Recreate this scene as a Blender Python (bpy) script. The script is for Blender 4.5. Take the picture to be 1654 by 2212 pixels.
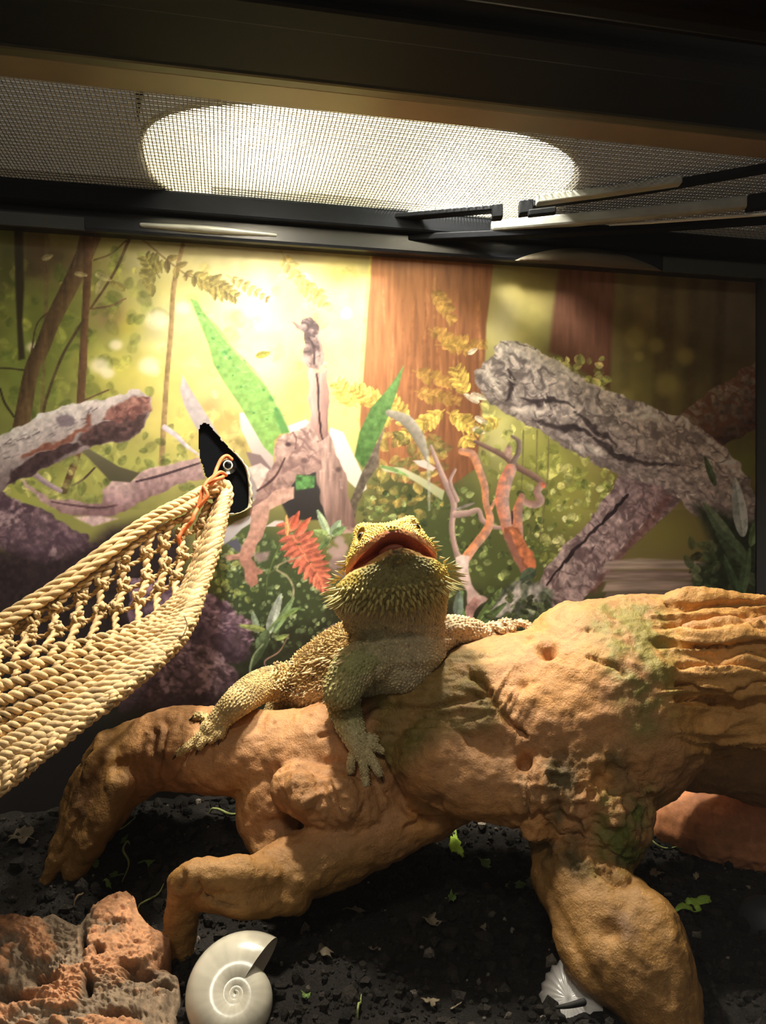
import bpy, bmesh, math, random
import numpy as np
from mathutils import Vector, Matrix
from mathutils.bvhtree import BVHTree

random.seed(7)
rng = np.random.default_rng(7)
for o in list(bpy.data.objects):
    bpy.data.objects.remove(o, do_unlink=True)
SC = bpy.context.scene
COL = SC.collection
R = math.radians

# ------------------------------------------------------------------ camera
F, CX, CY = 1659.0, 827.0, 1106.0          # focal length and centre, photo pixels (1654 x 2212)
YAW = R(11.8)
CAM = np.array([0.0, 0.0, 0.24])
FW = np.array([math.sin(YAW), math.cos(YAW), 0.0])
RT = np.array([math.cos(YAW), -math.sin(YAW), 0.0])
UP = np.array([0.0, 0.0, 1.0])
cam_d = bpy.data.cameras.new('camera')
cam_d.sensor_fit = 'VERTICAL'; cam_d.sensor_height = 36.0; cam_d.lens = 36.0*F/2212.0
cam_d.clip_start = 0.01
cam = bpy.data.objects.new('camera', cam_d); COL.objects.link(cam)
cam.location = CAM; cam.rotation_euler = (R(90), 0, -YAW)
SC.camera = cam

# ------------------------------------------------------------------ world, exposure
w = bpy.data.worlds.new('room'); SC.world = w; w.use_nodes = True
bg = w.node_tree.nodes['Background']
bg.inputs[0].default_value = (1.0, 0.92, 0.80, 1); bg.inputs[1].default_value = 0.13
SC.view_settings.view_transform = 'Standard'; SC.view_settings.look = 'None'
SC.view_settings.gamma = 1.0; SC.view_settings.use_curve_mapping = False
SC.view_settings.exposure = 0.0
LAMP_W = 25.0           # watts of the basking bulb
LAMP2_W = 17.0          # watts of the second bulb
LAMP_AT = (0.030, 0.540, 0.545); LAMP_TO = (0.08, 0.49, 0.10)
LAMP2_AT = (0.195, 0.578, 0.575); LAMP2_TO = (0.20, 0.52, 0.0)

# added, unseen fill light through the front glass, for the lizard's chin and arm
rl = bpy.data.lights.new('unseen_fill_light', 'AREA'); rl.shape = 'DISK'; rl.size = 0.35; rl.energy = 9.5; rl.color = (1.0, 0.93, 0.80)
ro_ = bpy.data.objects.new('unseen_fill_light', rl); COL.objects.link(ro_); ro_.location = (-0.55, -0.95, 1.75)
ro_.rotation_euler = (Vector((0.1, 0.48, 0.1))-ro_.location).to_track_quat('-Z', 'Y').to_euler()

# tank measures (metres)
BACK = 0.65; LEFT = -0.33; RIGHT = 0.503; FRONT = 0.275
LID = 0.4914; RIMZ = 0.4607

# ------------------------------------------------------------------ helpers
def Q(px, py, t):
    """photo pixel and distance along the view axis -> world point"""
    return CAM + t*(FW + RT*((px-CX)/F) + UP*((CY-py)/F))
def PYp(px, py, Y):
    u = (px-CX)/F
    return Q(px, py, Y/(math.cos(YAW)-u*math.sin(YAW)))
def PZ(px, py, z):
    return Q(px, py, (z-CAM[2])*F/(CY-py))
def proj(v):
    d = np.asarray(v)-CAM
    t = d@FW
    return CX+F*(d@RT)/t, CY-F*(d@UP)/t, t

def lin(c):
    c = np.asarray(c, float)/255.0
    return np.where(c <= 0.04045, c/12.92, ((c+0.055)/1.055)**2.4)

def _hash(ix, iy, iz, seed):
    h = (ix.astype(np.int64)*374761393 + iy.astype(np.int64)*668265263 + iz.astype(np.int64)*2147483647 + seed*1274126177) & 0xFFFFFFFF
    h = ((h ^ (h >> 13))*1274126177) & 0xFFFFFFFF
    h = ((h ^ (h >> 16))*2246822519) & 0xFFFFFFFF
    return ((h ^ (h >> 15)) & 0xFFFFFF)/float(0xFFFFFF)
def vnoise(p, seed=0):
    """value noise, -1..1, p is (n,3)"""
    p = np.asarray(p, float); i = np.floor(p).astype(np.int64); f = p-i
    f = f*f*f*(f*(f*6-15)+10)
    r = 0
    for dx in (0, 1):
        wx = f[:, 0] if dx else 1-f[:, 0]
        for dy in (0, 1):
            wy = f[:, 1] if dy else 1-f[:, 1]
            for dz in (0, 1):
                wz = f[:, 2] if dz else 1-f[:, 2]
                r = r + wx*wy*wz*_hash(i[:, 0]+dx, i[:, 1]+dy, i[:, 2]+dz, seed)
    return r*2-1
def fbm(p, octv=4, seed=0, gain=0.5, ridged=False):
    p = np.asarray(p, float); a = 1.0; s = 0; n = 0
    for k in range(octv):
        v = vnoise(p*(2.03**k)+17.3*k, seed+k)
        if ridged: v = 1-2*np.abs(v)
        s = s+a*v; n += a; a *= gain
    return s/n
def smooth(a, b, x):
    t = np.clip((x-a)/(b-a), 0, 1); return t*t*(3-2*t)

def spline(pts, n, closed=False):
    """Catmull-Rom through pts (k,m) -> (n,m)"""
    P = np.asarray(pts, float); k = len(P)
    if k == 2 and not closed:
        s = np.linspace(0, 1, n)[:, None]; return P[0]*(1-s)+P[1]*s
    if closed:
        E = np.vstack([P[-1], P, P[0], P[1]]); segs = k
    else:
        E = np.vstack([2*P[0]-P[1], P, 2*P[-1]-P[-2]]); segs = k-1
    s = np.linspace(0, segs, n, endpoint=not closed); i = np.minimum(s.astype(int), segs-1); t = (s-i)[:, None]
    a, b, c, d = E[i], E[i+1], E[i+2], E[i+3]
    return 0.5*((2*b)+(-a+c)*t+(2*a-5*b+4*c-d)*t*t+(-a+3*b-3*c+d)*t**3)

def frames(C):
    T = np.gradient(C, axis=0); T /= np.linalg.norm(T, axis=1)[:, None]+1e-12
    n0 = np.cross(T[0], [0, 0, 1.0])
    if np.linalg.norm(n0) < 1e-3: n0 = np.cross(T[0], [1.0, 0, 0])
    N = [n0/np.linalg.norm(n0)]
    for i in range(1, len(C)):
        v = N[-1]-T[i]*np.dot(N[-1], T[i]); N.append(v/(np.linalg.norm(v)+1e-12))
    N = np.array(N); return T, N, np.cross(T, N)

class MB:
    """collects verts, faces, colours; build() links them as one mesh object"""
    def __init__(s): s.v = []; s.f = []; s.c = []; s.n = 0
    def add(s, V, Fc, c=None):
        V = np.asarray(V, float)
        s.v.append(V)
        for f in Fc: s.f.append([i+s.n for i in f])
        if c is not None:
            c = np.asarray(c, float)
            if c.ndim == 1: c = np.tile(c, (len(V), 1))
            s.c.append(c)
        s.n += len(V); return s
    def loft(s, rings, cap=True, c=None):
        m = len(rings[0]); V = np.vstack(rings); Fc = []
        for i in range(len(rings)-1):
            for j in range(m):
                k = (j+1) % m
                Fc.append((i*m+j, i*m+k, (i+1)*m+k, (i+1)*m+j))
        if cap:
            Fc.append(tuple(range(m-1, -1, -1))); b = (len(rings)-1)*m; Fc.append(tuple(range(b, b+m)))
        return s.add(V, Fc, c)
    def tube(s, pts, rad, sides=12, n=None, ell=None, round_ends=True, c=None):
        """tube through pts with radius per point; ell=(a,b) stretches the section"""
        P = np.asarray(pts, float); r = np.broadcast_to(np.asarray(rad, float), (len(P),))
        n = n or max(2, (len(P)-1)*6+1)
        C = spline(P, n) if len(P) > 2 else spline(P, n)
        rr = np.interp(np.linspace(0, 1, n), np.linspace(0, 1, len(P)), r) if len(P) < 3 else np.maximum(spline(r[:, None], n)[:, 0], r.min()*0.8)
        T, N, B = frames(C)
        a = np.linspace(0, 2*math.pi, sides, endpoint=False); ca, sa = np.cos(a), np.sin(a)
        ea, eb = ell or (1, 1)
        ring = lambda i, q, off: C[i]+T[i]*off+(N[i][None]*ca[:, None]*ea+B[i][None]*sa[:, None]*eb)*q
        rings = []
        if round_ends:
            for k in (0.15, 0.5, 0.8): rings.append(ring(0, rr[0]*math.sin(k*math.pi/2), -rr[0]*math.cos(k*math.pi/2)))
        for i in range(n): rings.append(ring(i, rr[i], 0))
        if round_ends:
            for k in (0.8, 0.5, 0.15): rings.append(ring(n-1, rr[-1]*math.sin(k*math.pi/2), rr[-1]*math.cos(k*math.pi/2)))
        return s.loft(rings, True, c)
    def box(s, lo, hi, c=None):
        x0, y0, z0 = lo; x1, y1, z1 = hi
        return s.hexa([(x0,y0,z0),(x1,y0,z0),(x1,y1,z0),(x0,y1,z0)], [(x0,y0,z1),(x1,y0,z1),(x1,y1,z1),(x0,y1,z1)], c)
    def hexa(s, bot, top, c=None):
        return s.add(np.vstack([bot, top]), [(3,2,1,0),(4,5,6,7),(0,1,5,4),(1,2,6,5),(2,3,7,6),(3,0,4,7)], c)
    def mesh(s, name):
        me = bpy.data.meshes.new(name)
        me.from_pydata(np.vstack(s.v).tolist(), [], s.f); 
        if s.c: set_col(me, np.vstack(s.c))
        return me
    def build(s, name, mat, parent=None, smooth_=True, bevel=0):
        return obj(name, s.mesh(name), mat, parent, smooth_, bevel)

def set_col(me, c):
    at = me.color_attributes.new('Col', 'FLOAT_COLOR', 'POINT')
    a = np.ones((len(me.vertices), 4), np.float32); a[:, :3] = c[:, :3]
    at.data.foreach_set('color', a.ravel())
def obj(name, me, mat, parent=None, smooth_=True, bevel=0):
    o = bpy.data.objects.new(name, me); COL.objects.link(o)
    if mat: me.materials.clear(); me.materials.append(mat)
    me.polygons.foreach_set('use_smooth', [bool(smooth_)]*len(me.polygons)); me.update()
    if parent: o.parent = parent
    if bevel:
        m = o.modifiers.new('bevel', 'BEVEL'); m.width = bevel; m.segments = 2; m.limit_method = 'ANGLE'
    return o
def empty(name, loc=(0, 0, 0)):
    o = bpy.data.objects.new(name, None); COL.objects.link(o); o.empty_display_size = 0.01
    o.location = loc
    return o
def under(parent):
    """parts are built in world space: cancel the parent's place"""
    bpy.context.view_layer.update()
    for ch in parent.children: ch.matrix_parent_inverse = Matrix.Translation(parent.location).inverted()
def tag(o, label, cat, group=None, kind=None):
    o['label'] = label; o['category'] = cat
    if group: o['group'] = group
    if kind: o['kind'] = kind
    return o
def structure(o, label=None):
    o['kind'] = 'structure'
    if label: o['label'] = label
    return o

def arr(me):
    n = len(me.vertices); v = np.empty(n*3, np.float32); me.vertices.foreach_get('co', v)
    nn = np.empty(n*3, np.float32); me.vertex_normals.foreach_get('vector', nn)
    return v.reshape(-1, 3).astype(float), nn.reshape(-1, 3).astype(float)
def fuse(mb, voxel, it=4, fac=0.5):
    """union the closed shapes of mb into one continuous surface"""
    o = bpy.data.objects.new('tmp', mb.mesh('tmp')); COL.objects.link(o)
    m = o.modifiers.new('r', 'REMESH'); m.mode = 'VOXEL'; m.voxel_size = voxel; m.adaptivity = 0
    if it:
        m = o.modifiers.new('s', 'SMOOTH'); m.iterations = it; m.factor = fac
    dg = bpy.context.evaluated_depsgraph_get()
    me = bpy.data.meshes.new_from_object(o.evaluated_get(dg)); 
    bpy.data.objects.remove(o, do_unlink=True)
    for a in list(me.color_attributes): me.color_attributes.remove(a)
    return me
def put(me, V):
    me.vertices.foreach_set('co', V.astype(np.float32).ravel()); me.update()
def polydist(x, y, pts):
    """distance of points to a polyline (pixels)"""
    P = np.asarray(pts, float); d = np.full(x.shape, 1e9); 
    for a, b in zip(P[:-1], P[1:]):
        ab = b-a; t = np.clip(((x-a[0])*ab[0]+(y-a[1])*ab[1])/(ab@ab+1e-9), 0, 1)
        d = np.minimum(d, np.hypot(x-a[0]-t*ab[0], y-a[1]-t*ab[1]))
    return d
def inpoly(x, y, pts):
    P = np.asarray(pts, float); r = np.zeros(x.shape, bool)
    for (x0, y0), (x1, y1) in zip(P, np.roll(P, -1, 0)):
        if y0 == y1: continue
        r ^= ((y0 > y) != (y1 > y)) & (x < (x1-x0)*(y-y0)/(y1-y0)+x0)
    return r

# ------------------------------------------------------------------ materials
def mat(name, col=(0.5, 0.5, 0.5), rough=0.6, attr=False, var=None, bumps=(), spec=0.4, metal=0.0, sss=0.0, coat=0.0, emit=0.0, trans=0.0, coord='Object'):
    """procedural material. var=(scale, amount, detail): noise on the colour; bumps: list of (kind, scale, strength, distance)"""
    m = bpy.data.materials.new(name); m.use_nodes = True
    nt = m.node_tree; N = nt.nodes; L = nt.links; b = N['Principled BSDF']
    b.inputs['Roughness'].default_value = rough; b.inputs['Specular IOR Level'].default_value = spec; b.inputs['Metallic'].default_value = metal
    if sss: b.inputs['Subsurface Weight'].default_value = sss; b.inputs['Subsurface Radius'].default_value = (0.004, 0.002, 0.001); b.inputs['Subsurface Scale'].default_value = 1.0
    if coat: b.inputs['Coat Weight'].default_value = coat; b.inputs['Coat Roughness'].default_value = 0.15
    if trans: b.inputs['Transmission Weight'].default_value = trans
    if emit: b.inputs['Emission Color'].default_value = (*col, 1); b.inputs['Emission Strength'].default_value = emit
    tc = N.new('ShaderNodeTexCoord'); crd = tc.outputs[coord]
    if attr:
        a = N.new('ShaderNodeVertexColor'); a.layer_name = 'Col'; src = a.outputs['Color']
    else:
        a = N.new('ShaderNodeRGB'); a.outputs[0].default_value = (*col, 1); src = a.outputs[0]
    if var:
        for k, (sc, am, de) in enumerate(var):
            n = N.new('ShaderNodeTexNoise'); n.inputs['Scale'].default_value = sc; n.inputs['Detail'].default_value = de; n.inputs['Roughness'].default_value = 0.62
            L.new(crd, n.inputs['Vector'])
            mr = N.new('ShaderNodeMapRange'); mr.inputs['From Min'].default_value = 0.28; mr.inputs['From Max'].default_value = 0.72
            mr.inputs['To Min'].default_value = 1-am; mr.inputs['To Max'].default_value = 1+am*0.8
            L.new(n.outputs['Fac'], mr.inputs['Value'])
            vm = N.new('ShaderNodeVectorMath'); vm.operation = 'SCALE'
            L.new(src, vm.inputs[0]); L.new(mr.outputs[0], vm.inputs['Scale']); src = vm.outputs[0]
    L.new(src, b.inputs['Base Color'])
    nrm = None
    for (kind, sc, st, di) in bumps:
        if kind == 'noise':
            n = N.new('ShaderNodeTexNoise'); n.inputs['Scale'].default_value = sc; n.inputs['Detail'].default_value = 6; n.inputs['Roughness'].default_value = 0.6; out = n.outputs['Fac']
        elif kind == 'cell':
            n = N.new('ShaderNodeTexVoronoi'); n.feature = 'SMOOTH_F1'; n.inputs['Scale'].default_value = sc; n.inputs['Smoothness'].default_value = 0.25; out = n.outputs['Distance']
        elif kind == 'crack':
            n = N.new('ShaderNodeTexVoronoi'); n.feature = 'DISTANCE_TO_EDGE'; n.inputs['Scale'].default_value = sc; out = n.outputs['Distance']
        L.new(crd, n.inputs['Vector'])
        bp = N.new('ShaderNodeBump'); bp.inputs['Strength'].default_value = st; bp.inputs['Distance'].default_value = di
        if kind == 'cell': bp.invert = True
        L.new(out, bp.inputs['Height'])
        if nrm: L.new(nrm, bp.inputs['Normal'])
        nrm = bp.outputs[0]
    if nrm: L.new(nrm, b.inputs['Normal'])
    return m

M = {}
M['black'] = mat('black_plastic', (0.0025, 0.003, 0.0045), 0.6, spec=0.08, var=[(60, 0.2, 3)])
M['rim'] = mat('rim_plastic', (0.010, 0.011, 0.014), 0.28, spec=0.5)
M['grey'] = mat('grey_plastic', (0.26, 0.26, 0.23), 0.33, spec=0.5, var=[(35, 0.25, 3)])
M['strip'] = mat('lid_strip', (0.17, 0.125, 0.08), 0.4, spec=0.5, var=[(14, 0.3, 2)])  # tan stands in for the poster's reflection on the strip
M['wire'] = mat('screen_wire', (0.26, 0.23, 0.18), 0.45, metal=0.5)
M['side'] = mat('side_wall', (0.03, 0.03, 0.032), 0.5)
M['white'] = mat('reflector_white', (0.85, 0.85, 0.80), 0.5)
M['bulb'] = mat('bulb_glass', (1.0, 0.93, 0.74), 0.4, emit=160.0)
M['bulb2'] = mat('bulb_glass_green', (0.90, 1.0, 0.66), 0.4, emit=110.0)
# ================================================================== the tank
def lump(o): return o
b = MB(); b.box((LEFT-0.02, FRONT-0.03, -0.08), (RIGHT+0.02, BACK+0.03, -0.055))
structure(b.build('trim_1', M['black'], smooth_=False), 'black plastic base of the tank under the soil')
b = MB(); b.box((LEFT-0.02, BACK+0.004, -0.08), (RIGHT+0.02, BACK+0.016, LID+0.02))
structure(b.build('wall_back', M['black'], smooth_=False), 'black rear wall behind the forest poster')
b = MB(); b.box((RIGHT, FRONT-0.03, -0.08), (RIGHT+0.012, BACK+0.016, LID+0.02))
structure(b.build('wall_right', M['side'], smooth_=False), 'dark right side wall of the tank')
b = MB(); b.box((LEFT-0.012, FRONT-0.03, -0.08), (LEFT, BACK+0.016, LID+0.02))
structure(b.build('wall_left', M['side'], smooth_=False), 'dark left side wall of the tank')
# rear rim under the lid, with a flat tan arched patch on its face
rim = MB(); rim.box((LEFT, BACK-0.012, RIMZ), (RIGHT, BACK+0.003, LID-0.012))
rimo = structure(rim.build('trim_2', M['rim'], smooth_=False, bevel=0.003), 'glossy black rear rim above the poster')
rr2 = MB(); rr2.box((LEFT, BACK-0.020, LID-0.014), (RIGHT, BACK+0.003, LID+0.004))
rr2.build('rim_ledge', M['black'], rimo, smooth_=False, bevel=0.002)
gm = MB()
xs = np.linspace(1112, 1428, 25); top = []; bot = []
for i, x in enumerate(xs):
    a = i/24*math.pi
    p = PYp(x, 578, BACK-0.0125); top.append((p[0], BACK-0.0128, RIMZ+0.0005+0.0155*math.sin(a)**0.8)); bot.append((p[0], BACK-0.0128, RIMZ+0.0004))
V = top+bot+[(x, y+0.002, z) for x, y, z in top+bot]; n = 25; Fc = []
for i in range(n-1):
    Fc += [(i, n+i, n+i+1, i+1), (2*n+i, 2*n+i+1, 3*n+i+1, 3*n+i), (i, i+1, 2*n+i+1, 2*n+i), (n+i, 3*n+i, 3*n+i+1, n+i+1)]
gm.add(V, Fc); g = gm.build('arched_patch', mat('arch_tan', (0.12, 0.095, 0.06), 0.5), rimo); g['label'] = 'tan arched patch'
ls = MB(); p = PYp(1432, 590, BACK-0.013); ls.box((p[0], BACK-0.0135, RIMZ), (RIGHT, BACK-0.011, RIMZ+0.0135))
o_ = ls.build('rim_strip', mat('rim_grey_green', (0.05, 0.055, 0.045), 0.4), rimo, smooth_=False); o_['label'] = 'grey green rim strip'
ls = MB(); p = PYp(182, 500, BACK-0.013); ls.box((LEFT, BACK-0.0135, RIMZ), (p[0], BACK-0.011, RIMZ+0.010))
o_ = ls.build('rim_strip', mat('rim_grey_green2', (0.05, 0.055, 0.05), 0.4), rimo, smooth_=False); o_['label'] = 'grey green rim strip'
gl = MB(); pa = PYp(305, 500, BACK-0.013); pb = PYp(595, 520, BACK-0.013)  # grey bar stands in for a glossy highlight along the rim
gl.tube([(pa[0], BACK-0.0115, RIMZ+0.0078), ((pa[0]+pb[0])/2, BACK-0.0122, RIMZ+0.0078), (pb[0], BACK-0.0115, RIMZ+0.0076)], [0.002, 0.0032, 0.0015], 10, 13)
o_ = gl.build('clip', M['grey'], rimo); o_['label'] = 'pale highlight on the rear rim, shaped as a bar'

# screen lid: black front hood, metal strip, woven mesh, oblique bars
lid = empty('screen_lid', (0.1, 0.48, LID))
tag(lid, 'black tank lid with fine metal screen mesh and oblique grey bars', 'tank lid')
hb = MB(); hb.box((LEFT, FRONT-0.03, LID), (RIGHT, 0.446, LID+0.016))
hb.build('hood_panel', M['black'], lid, smooth_=False, bevel=0.002)
hb = MB(); 
for k, (y, dz) in enumerate([(0.372, 0.006)]):
    hb.box((LEFT, y, LID-dz), (RIGHT, y+0.022, LID+0.001))
hb.build('hood_step', M['black'], lid, smooth_=False, bevel=0.003)
hb = MB(); hb.box((LEFT, 0.446, LID-0.001), (RIGHT, 0.456, LID+0.006))
o_ = hb.build('strip_edge', mat('strip_olive', (0.06, 0.055, 0.03), 0.4), lid, smooth_=False, bevel=0.002); o_['label'] = 'olive edge of the lid strip'
hb = MB(); hb.box((LEFT, 0.456, LID+0.0005), (RIGHT, 0.4815, LID+0.006))
hb.build('front_strip', M['strip'], lid, smooth_=False, bevel=0.002)
# mesh: wires both ways, sagging a little, joined
def sag(x, y): return LID+0.004+0.0022*np.sin(x*14+1.0)*np.sin((y-0.48)*18)-0.004*np.exp(-((x-0.1)/0.16)**2)*np.sin(np.clip((y-0.48)/0.16, 0, 1)*math.pi)
def wires(name, along_x):
    V = []; Fc = []; r = 0.00036
    if along_x: lines = [(np.linspace(LEFT+0.002, RIGHT-0.002, 90), np.full(90, y)) for y in np.arange(0.481, BACK-0.012, 0.0026)]
    else: lines = [(np.full(16, x), np.linspace(0.480, BACK-0.011, 16)) for x in np.arange(LEFT+0.002, RIGHT-0.001, 0.0026)]
    for q, (x, y) in enumerate(lines):
        z = sag(x, y)+(0.0003 if q % 2 else 0); m = len(x); b0 = len(V)
        off = [(0, r), (r, -r), (-r, -r)]
        for i in range(m):
            for (a, c) in off: V.append((x[i], y[i]+a, z[i]+c) if along_x else (x[i]+a, y[i], z[i]+c))
        for i in range(m-1):
            for j in range(3):
                k = (j+1) % 3; Fc.append((b0+i*3+j, b0+i*3+k, b0+i*3+3+k, b0+i*3+3+j))
    mb = MB(); mb.add(V, Fc); o = mb.build(name, M['wire'], lid); o['kind'] = 'stuff'; o['label'] = 'fine woven metal screen mesh'
wires('screen_mesh', True); wires('screen_mesh', False)
def bar(name, pts, wz, wy, m, bev=0.001):
    """beam through points (photo pixel + height above camera), box section"""
    b = MB(); rings = []
    for (px, py, h) in pts:
        t = h*F/(CY-py); p = Q(px, py, t)
        d = np.array([0.25, 1, 0]); d /= np.linalg.norm(d)
        rings.append(np.array([p-d*wy+UP*wz, p-d*wy-UP*wz, p+d*wy-UP*wz, p+d*wy+UP*wz]))
    b.loft(rings); return b.build(name, m, lid, smooth_=False, bevel=bev)
bar('upper_bar', [(760, 478, .2500), (1066, 452, .2480)], 0.0022, 0.005, M['black'])
bar('upper_bar', [(880, 464, .2500), (1058, 449, .2500)], 0.0026, 0.002, M['grey'])
bar('upper_bar', [(1130, 446, .2480), (1400, 408, .2480), (1720, 352, .2480)], 0.0030, 0.004, M['black'])
bar('upper_bar', [(1158, 434, .2480), (1300, 415, .2480), (1470, 390, .2480)], 0.0032, 0.0045, M['grey'])
bar('bracket', [(1062, 460, .243), (1085, 458, .243)], 0.0055, 0.005, M['black'])
bar('bracket', [(1120, 452, .243), (1150, 448, .243)], 0.0055, 0.005, M['black'])
bar('latch', [(1140, 462, .236), (1200, 455, .236)], 0.0026, 0.003, M['black'])
bar('lower_bar', [(820, 519, .2350), (1080, 508, .2350), (1400, 492, .2350), (1720, 470, .2350)], 0.0030, 0.005, M['black'])
bar('lower_bar', [(1060, 490, .2420), (1250, 474, .2420), (1450, 455, .2420), (1630, 436, .2420)], 0.0048, 0.0045, M['grey'], 0.002)
bar('lower_bar', [(1000, 511, .2370), (1300, 493, .2370), (1680, 465, .2370)], 0.0007, 0.006, M['white'], 0)
bar('end_block', [(1612, 440, .2400), (1720, 425, .2400)], 0.0060, 0.004, M['black'])
hb = MB(); p0 = PYp(1150, 560, BACK-0.03); hb.box((p0[0], BACK-0.055, LID-0.008), (RIGHT, BACK-0.012, LID-0.002))
under(lid)

# front rim and the front glass pane
b = MB(); b.box((LEFT, FRONT-0.03, 0.43), (RIGHT, FRONT, LID+0.016))
structure(b.build('trim_3', M['black'], smooth_=False, bevel=0.003), 'black front rim of the tank')
gm_ = bpy.data.materials.new('clear_pane'); gm_.use_nodes = True; nt = gm_.node_tree
nt.nodes.clear(); out = nt.nodes.new('ShaderNodeOutputMaterial'); mx = nt.nodes.new('ShaderNodeMixShader'); tr = nt.nodes.new('ShaderNodeBsdfTransparent'); gs = nt.nodes.new('ShaderNodeBsdfGlossy'); fr = nt.nodes.new('ShaderNodeFresnel')
gs.inputs['Roughness'].default_value = 0.02; fr.inputs['IOR'].default_value = 1.2
nt.links.new(fr.outputs[0], mx.inputs[0]); nt.links.new(tr.outputs[0], mx.inputs[1]); nt.links.new(gs.outputs[0], mx.inputs[2]); nt.links.new(mx.outputs[0], out.inputs[0])
b = MB(); b.box((LEFT, FRONT-0.018, -0.056), (RIGHT, FRONT-0.014, 0.431))
structure(b.build('window_1', gm_, smooth_=False), 'clear front glass pane of the tank')

# lamp hood standing on the mesh: oval reflector with two bulbs
lamp = empty('lamp_hood', (0.11, 0.60, LID+0.006))
tag(lamp, 'oval white reflector lamp hood glowing above the screen mesh', 'lamp')
def oval(cx, cy, a, b, z, n=40):
    t = np.linspace(0, 2*math.pi, n, endpoint=False); e = .72 if a != b else 1.0; return np.stack([cx+a*np.sign(np.cos(t))*np.abs(np.cos(t))**e, cy+b*np.sign(np.sin(t))*np.abs(np.sin(t))**e, np.full(n, z)], 1)
rf = MB(); prof = [(1.0, 0.0055), (0.99, 0.03), (0.93, 0.075), (0.75, 0.115), (0.45, 0.135), (0.1, 0.14)]
rings = [oval(0.105, 0.577, 0.160*s, 0.093*s, LID+z) for s, z in prof]
rings += [oval(0.105, 0.577, 0.160*s+0.003, 0.093*s+0.003, LID+z+0.002) for s, z in prof[::-1]]
rf.loft(rings, cap=False); V0 = len(rings)
rf.build('reflector', M['white'], lamp)
so = MB(); so.loft([oval(0.105, 0.577, 0.163*s+0.004, 0.096*s+0.004, LID+z+0.004) for s, z in prof[1:]], cap=False); n_=40; so.f.append([4*n_+i for i in range(n_)]); so.build('outer_shell', M['black'], lamp)
def bulb(at, m, r):
    b = MB(); rings = []
    for k in range(9):
        a = math.pi*(k+0.15)/8.3; rings.append(oval(at[0], at[1], r*math.sin(a), r*math.sin(a), at[2]-r*math.cos(a), 20))
    b.loft(rings); o = b.build('bulb', m, lamp)
    s = MB(); s.tube([(at[0], at[1], at[2]+r*0.9), (at[0], at[1], LID+0.135)], 0.012, 16, 4, round_ends=False); s.build('socket', M['grey'], lamp)
    return o
def lampat(name, at, to, W, r, col, cone):
    """reflector bulb: a soft-edged beam"""
    l = bpy.data.lights.new(name, 'SPOT'); l.energy = W; l.shadow_soft_size = r; l.color = col; l.spot_size = R(cone); l.spot_blend = 1.0
    o = bpy.data.objects.new(name, l); COL.objects.link(o); o.location = at; o.parent = lamp
    o.rotation_euler = (Vector(to)-Vector(at)).to_track_quat('-Z', 'Y').to_euler()
bulb((LAMP_AT[0], LAMP_AT[1], LAMP_AT[2]+0.024), M['bulb'], 0.018); bulb((LAMP2_AT[0], LAMP2_AT[1], LAMP2_AT[2]+0.022), M['bulb2'], 0.016)
lampat('basking_light', LAMP_AT, LAMP_TO, LAMP_W, 0.018, (1.0, 0.93, 0.82), 132)
lampat('second_light', LAMP2_AT, LAMP2_TO, LAMP2_W, 0.016, (1.0, 0.94, 0.84), 132)
under(lamp)
# ================================================================== forest poster on the rear wall (flat print)
GX = np.arange(LEFT+0.001, RIGHT-0.0005, 0.00088); GZ = np.arange(-0.012, LID-0.014, 0.00088)
nx, nz = len(GX), len(GZ)
XX, ZZ = np.meshgrid(GX, GZ)
PP = np.stack([XX.ravel(), np.full(XX.size, BACK), ZZ.ravel()], 1)
u_, v_, _ = proj(PP); PX = u_.reshape(nz, nx); PYY = v_.reshape(nz, nx)
colx = PX[0].copy()
N3 = np.stack([PX.ravel(), PYY.ravel(), np.zeros(PX.size)], 1)
def pn(sx, sy, octv=3, seed=0, ridged=False): return fbm(N3/np.array([sx, sy, 1.0]), octv, seed, ridged=ridged).reshape(nz, nx)
WRP = np.stack([fbm(N3/26, 2, 301), fbm(N3/26, 2, 302), 0*N3[:, 0]], 1)*14; rot_ = R(33); N3R = (N3+WRP)@np.array([[math.cos(rot_), -math.sin(rot_), 0], [math.sin(rot_), math.cos(rot_), 0], [0, 0, 1]])
NA = pn(9, 9, 3, 1); NB = pn(40, 40, 3, 2); NC = pn(7, 60, 3, 3); ND = pn(4, 4, 2, 4); NR = fbm(N3R/np.array([34, 19, 1.0]), 3, 5, ridged=True, gain=.6).reshape(nz, nx); NV = pn(120, 90, 3, 9)
NE = pn(24, 24, 2, 311); NF = pn(17, 17, 2, 312)
IMG = np.zeros((nz, nx, 3))
def win(x0, x1, y0, y1):
    c0, c1 = np.searchsorted(colx, x0), np.searchsorted(colx, x1)
    if c1 <= c0: return None
    sub = PYY[:, c0:c1]; m = (sub.max(1) >= y0) & (sub.min(1) <= y1); r = np.nonzero(m)[0]
    if len(r) == 0: return None
    return slice(r[0], r[-1]+1), slice(c0, c1)
def comp(w, a, c): IMG[w] = IMG[w]*(1-a[..., None])+c*a[..., None]
def C(*c): return np.array(c, float)
def blob(x, y, rx, ry, c, al=1.0, p=1.0):
    w = win(x-2.4*rx, x+2.4*rx, y-2.4*ry, y+2.4*ry)
    if w is None: return
    d = ((PX[w]-x)/rx)**2+((PYY[w]-y)/ry)**2
    comp(w, al*np.exp(-d**p), C(*c))
def shade(w, pts, c, c2, tex, seed):
    return C(*c)
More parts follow.
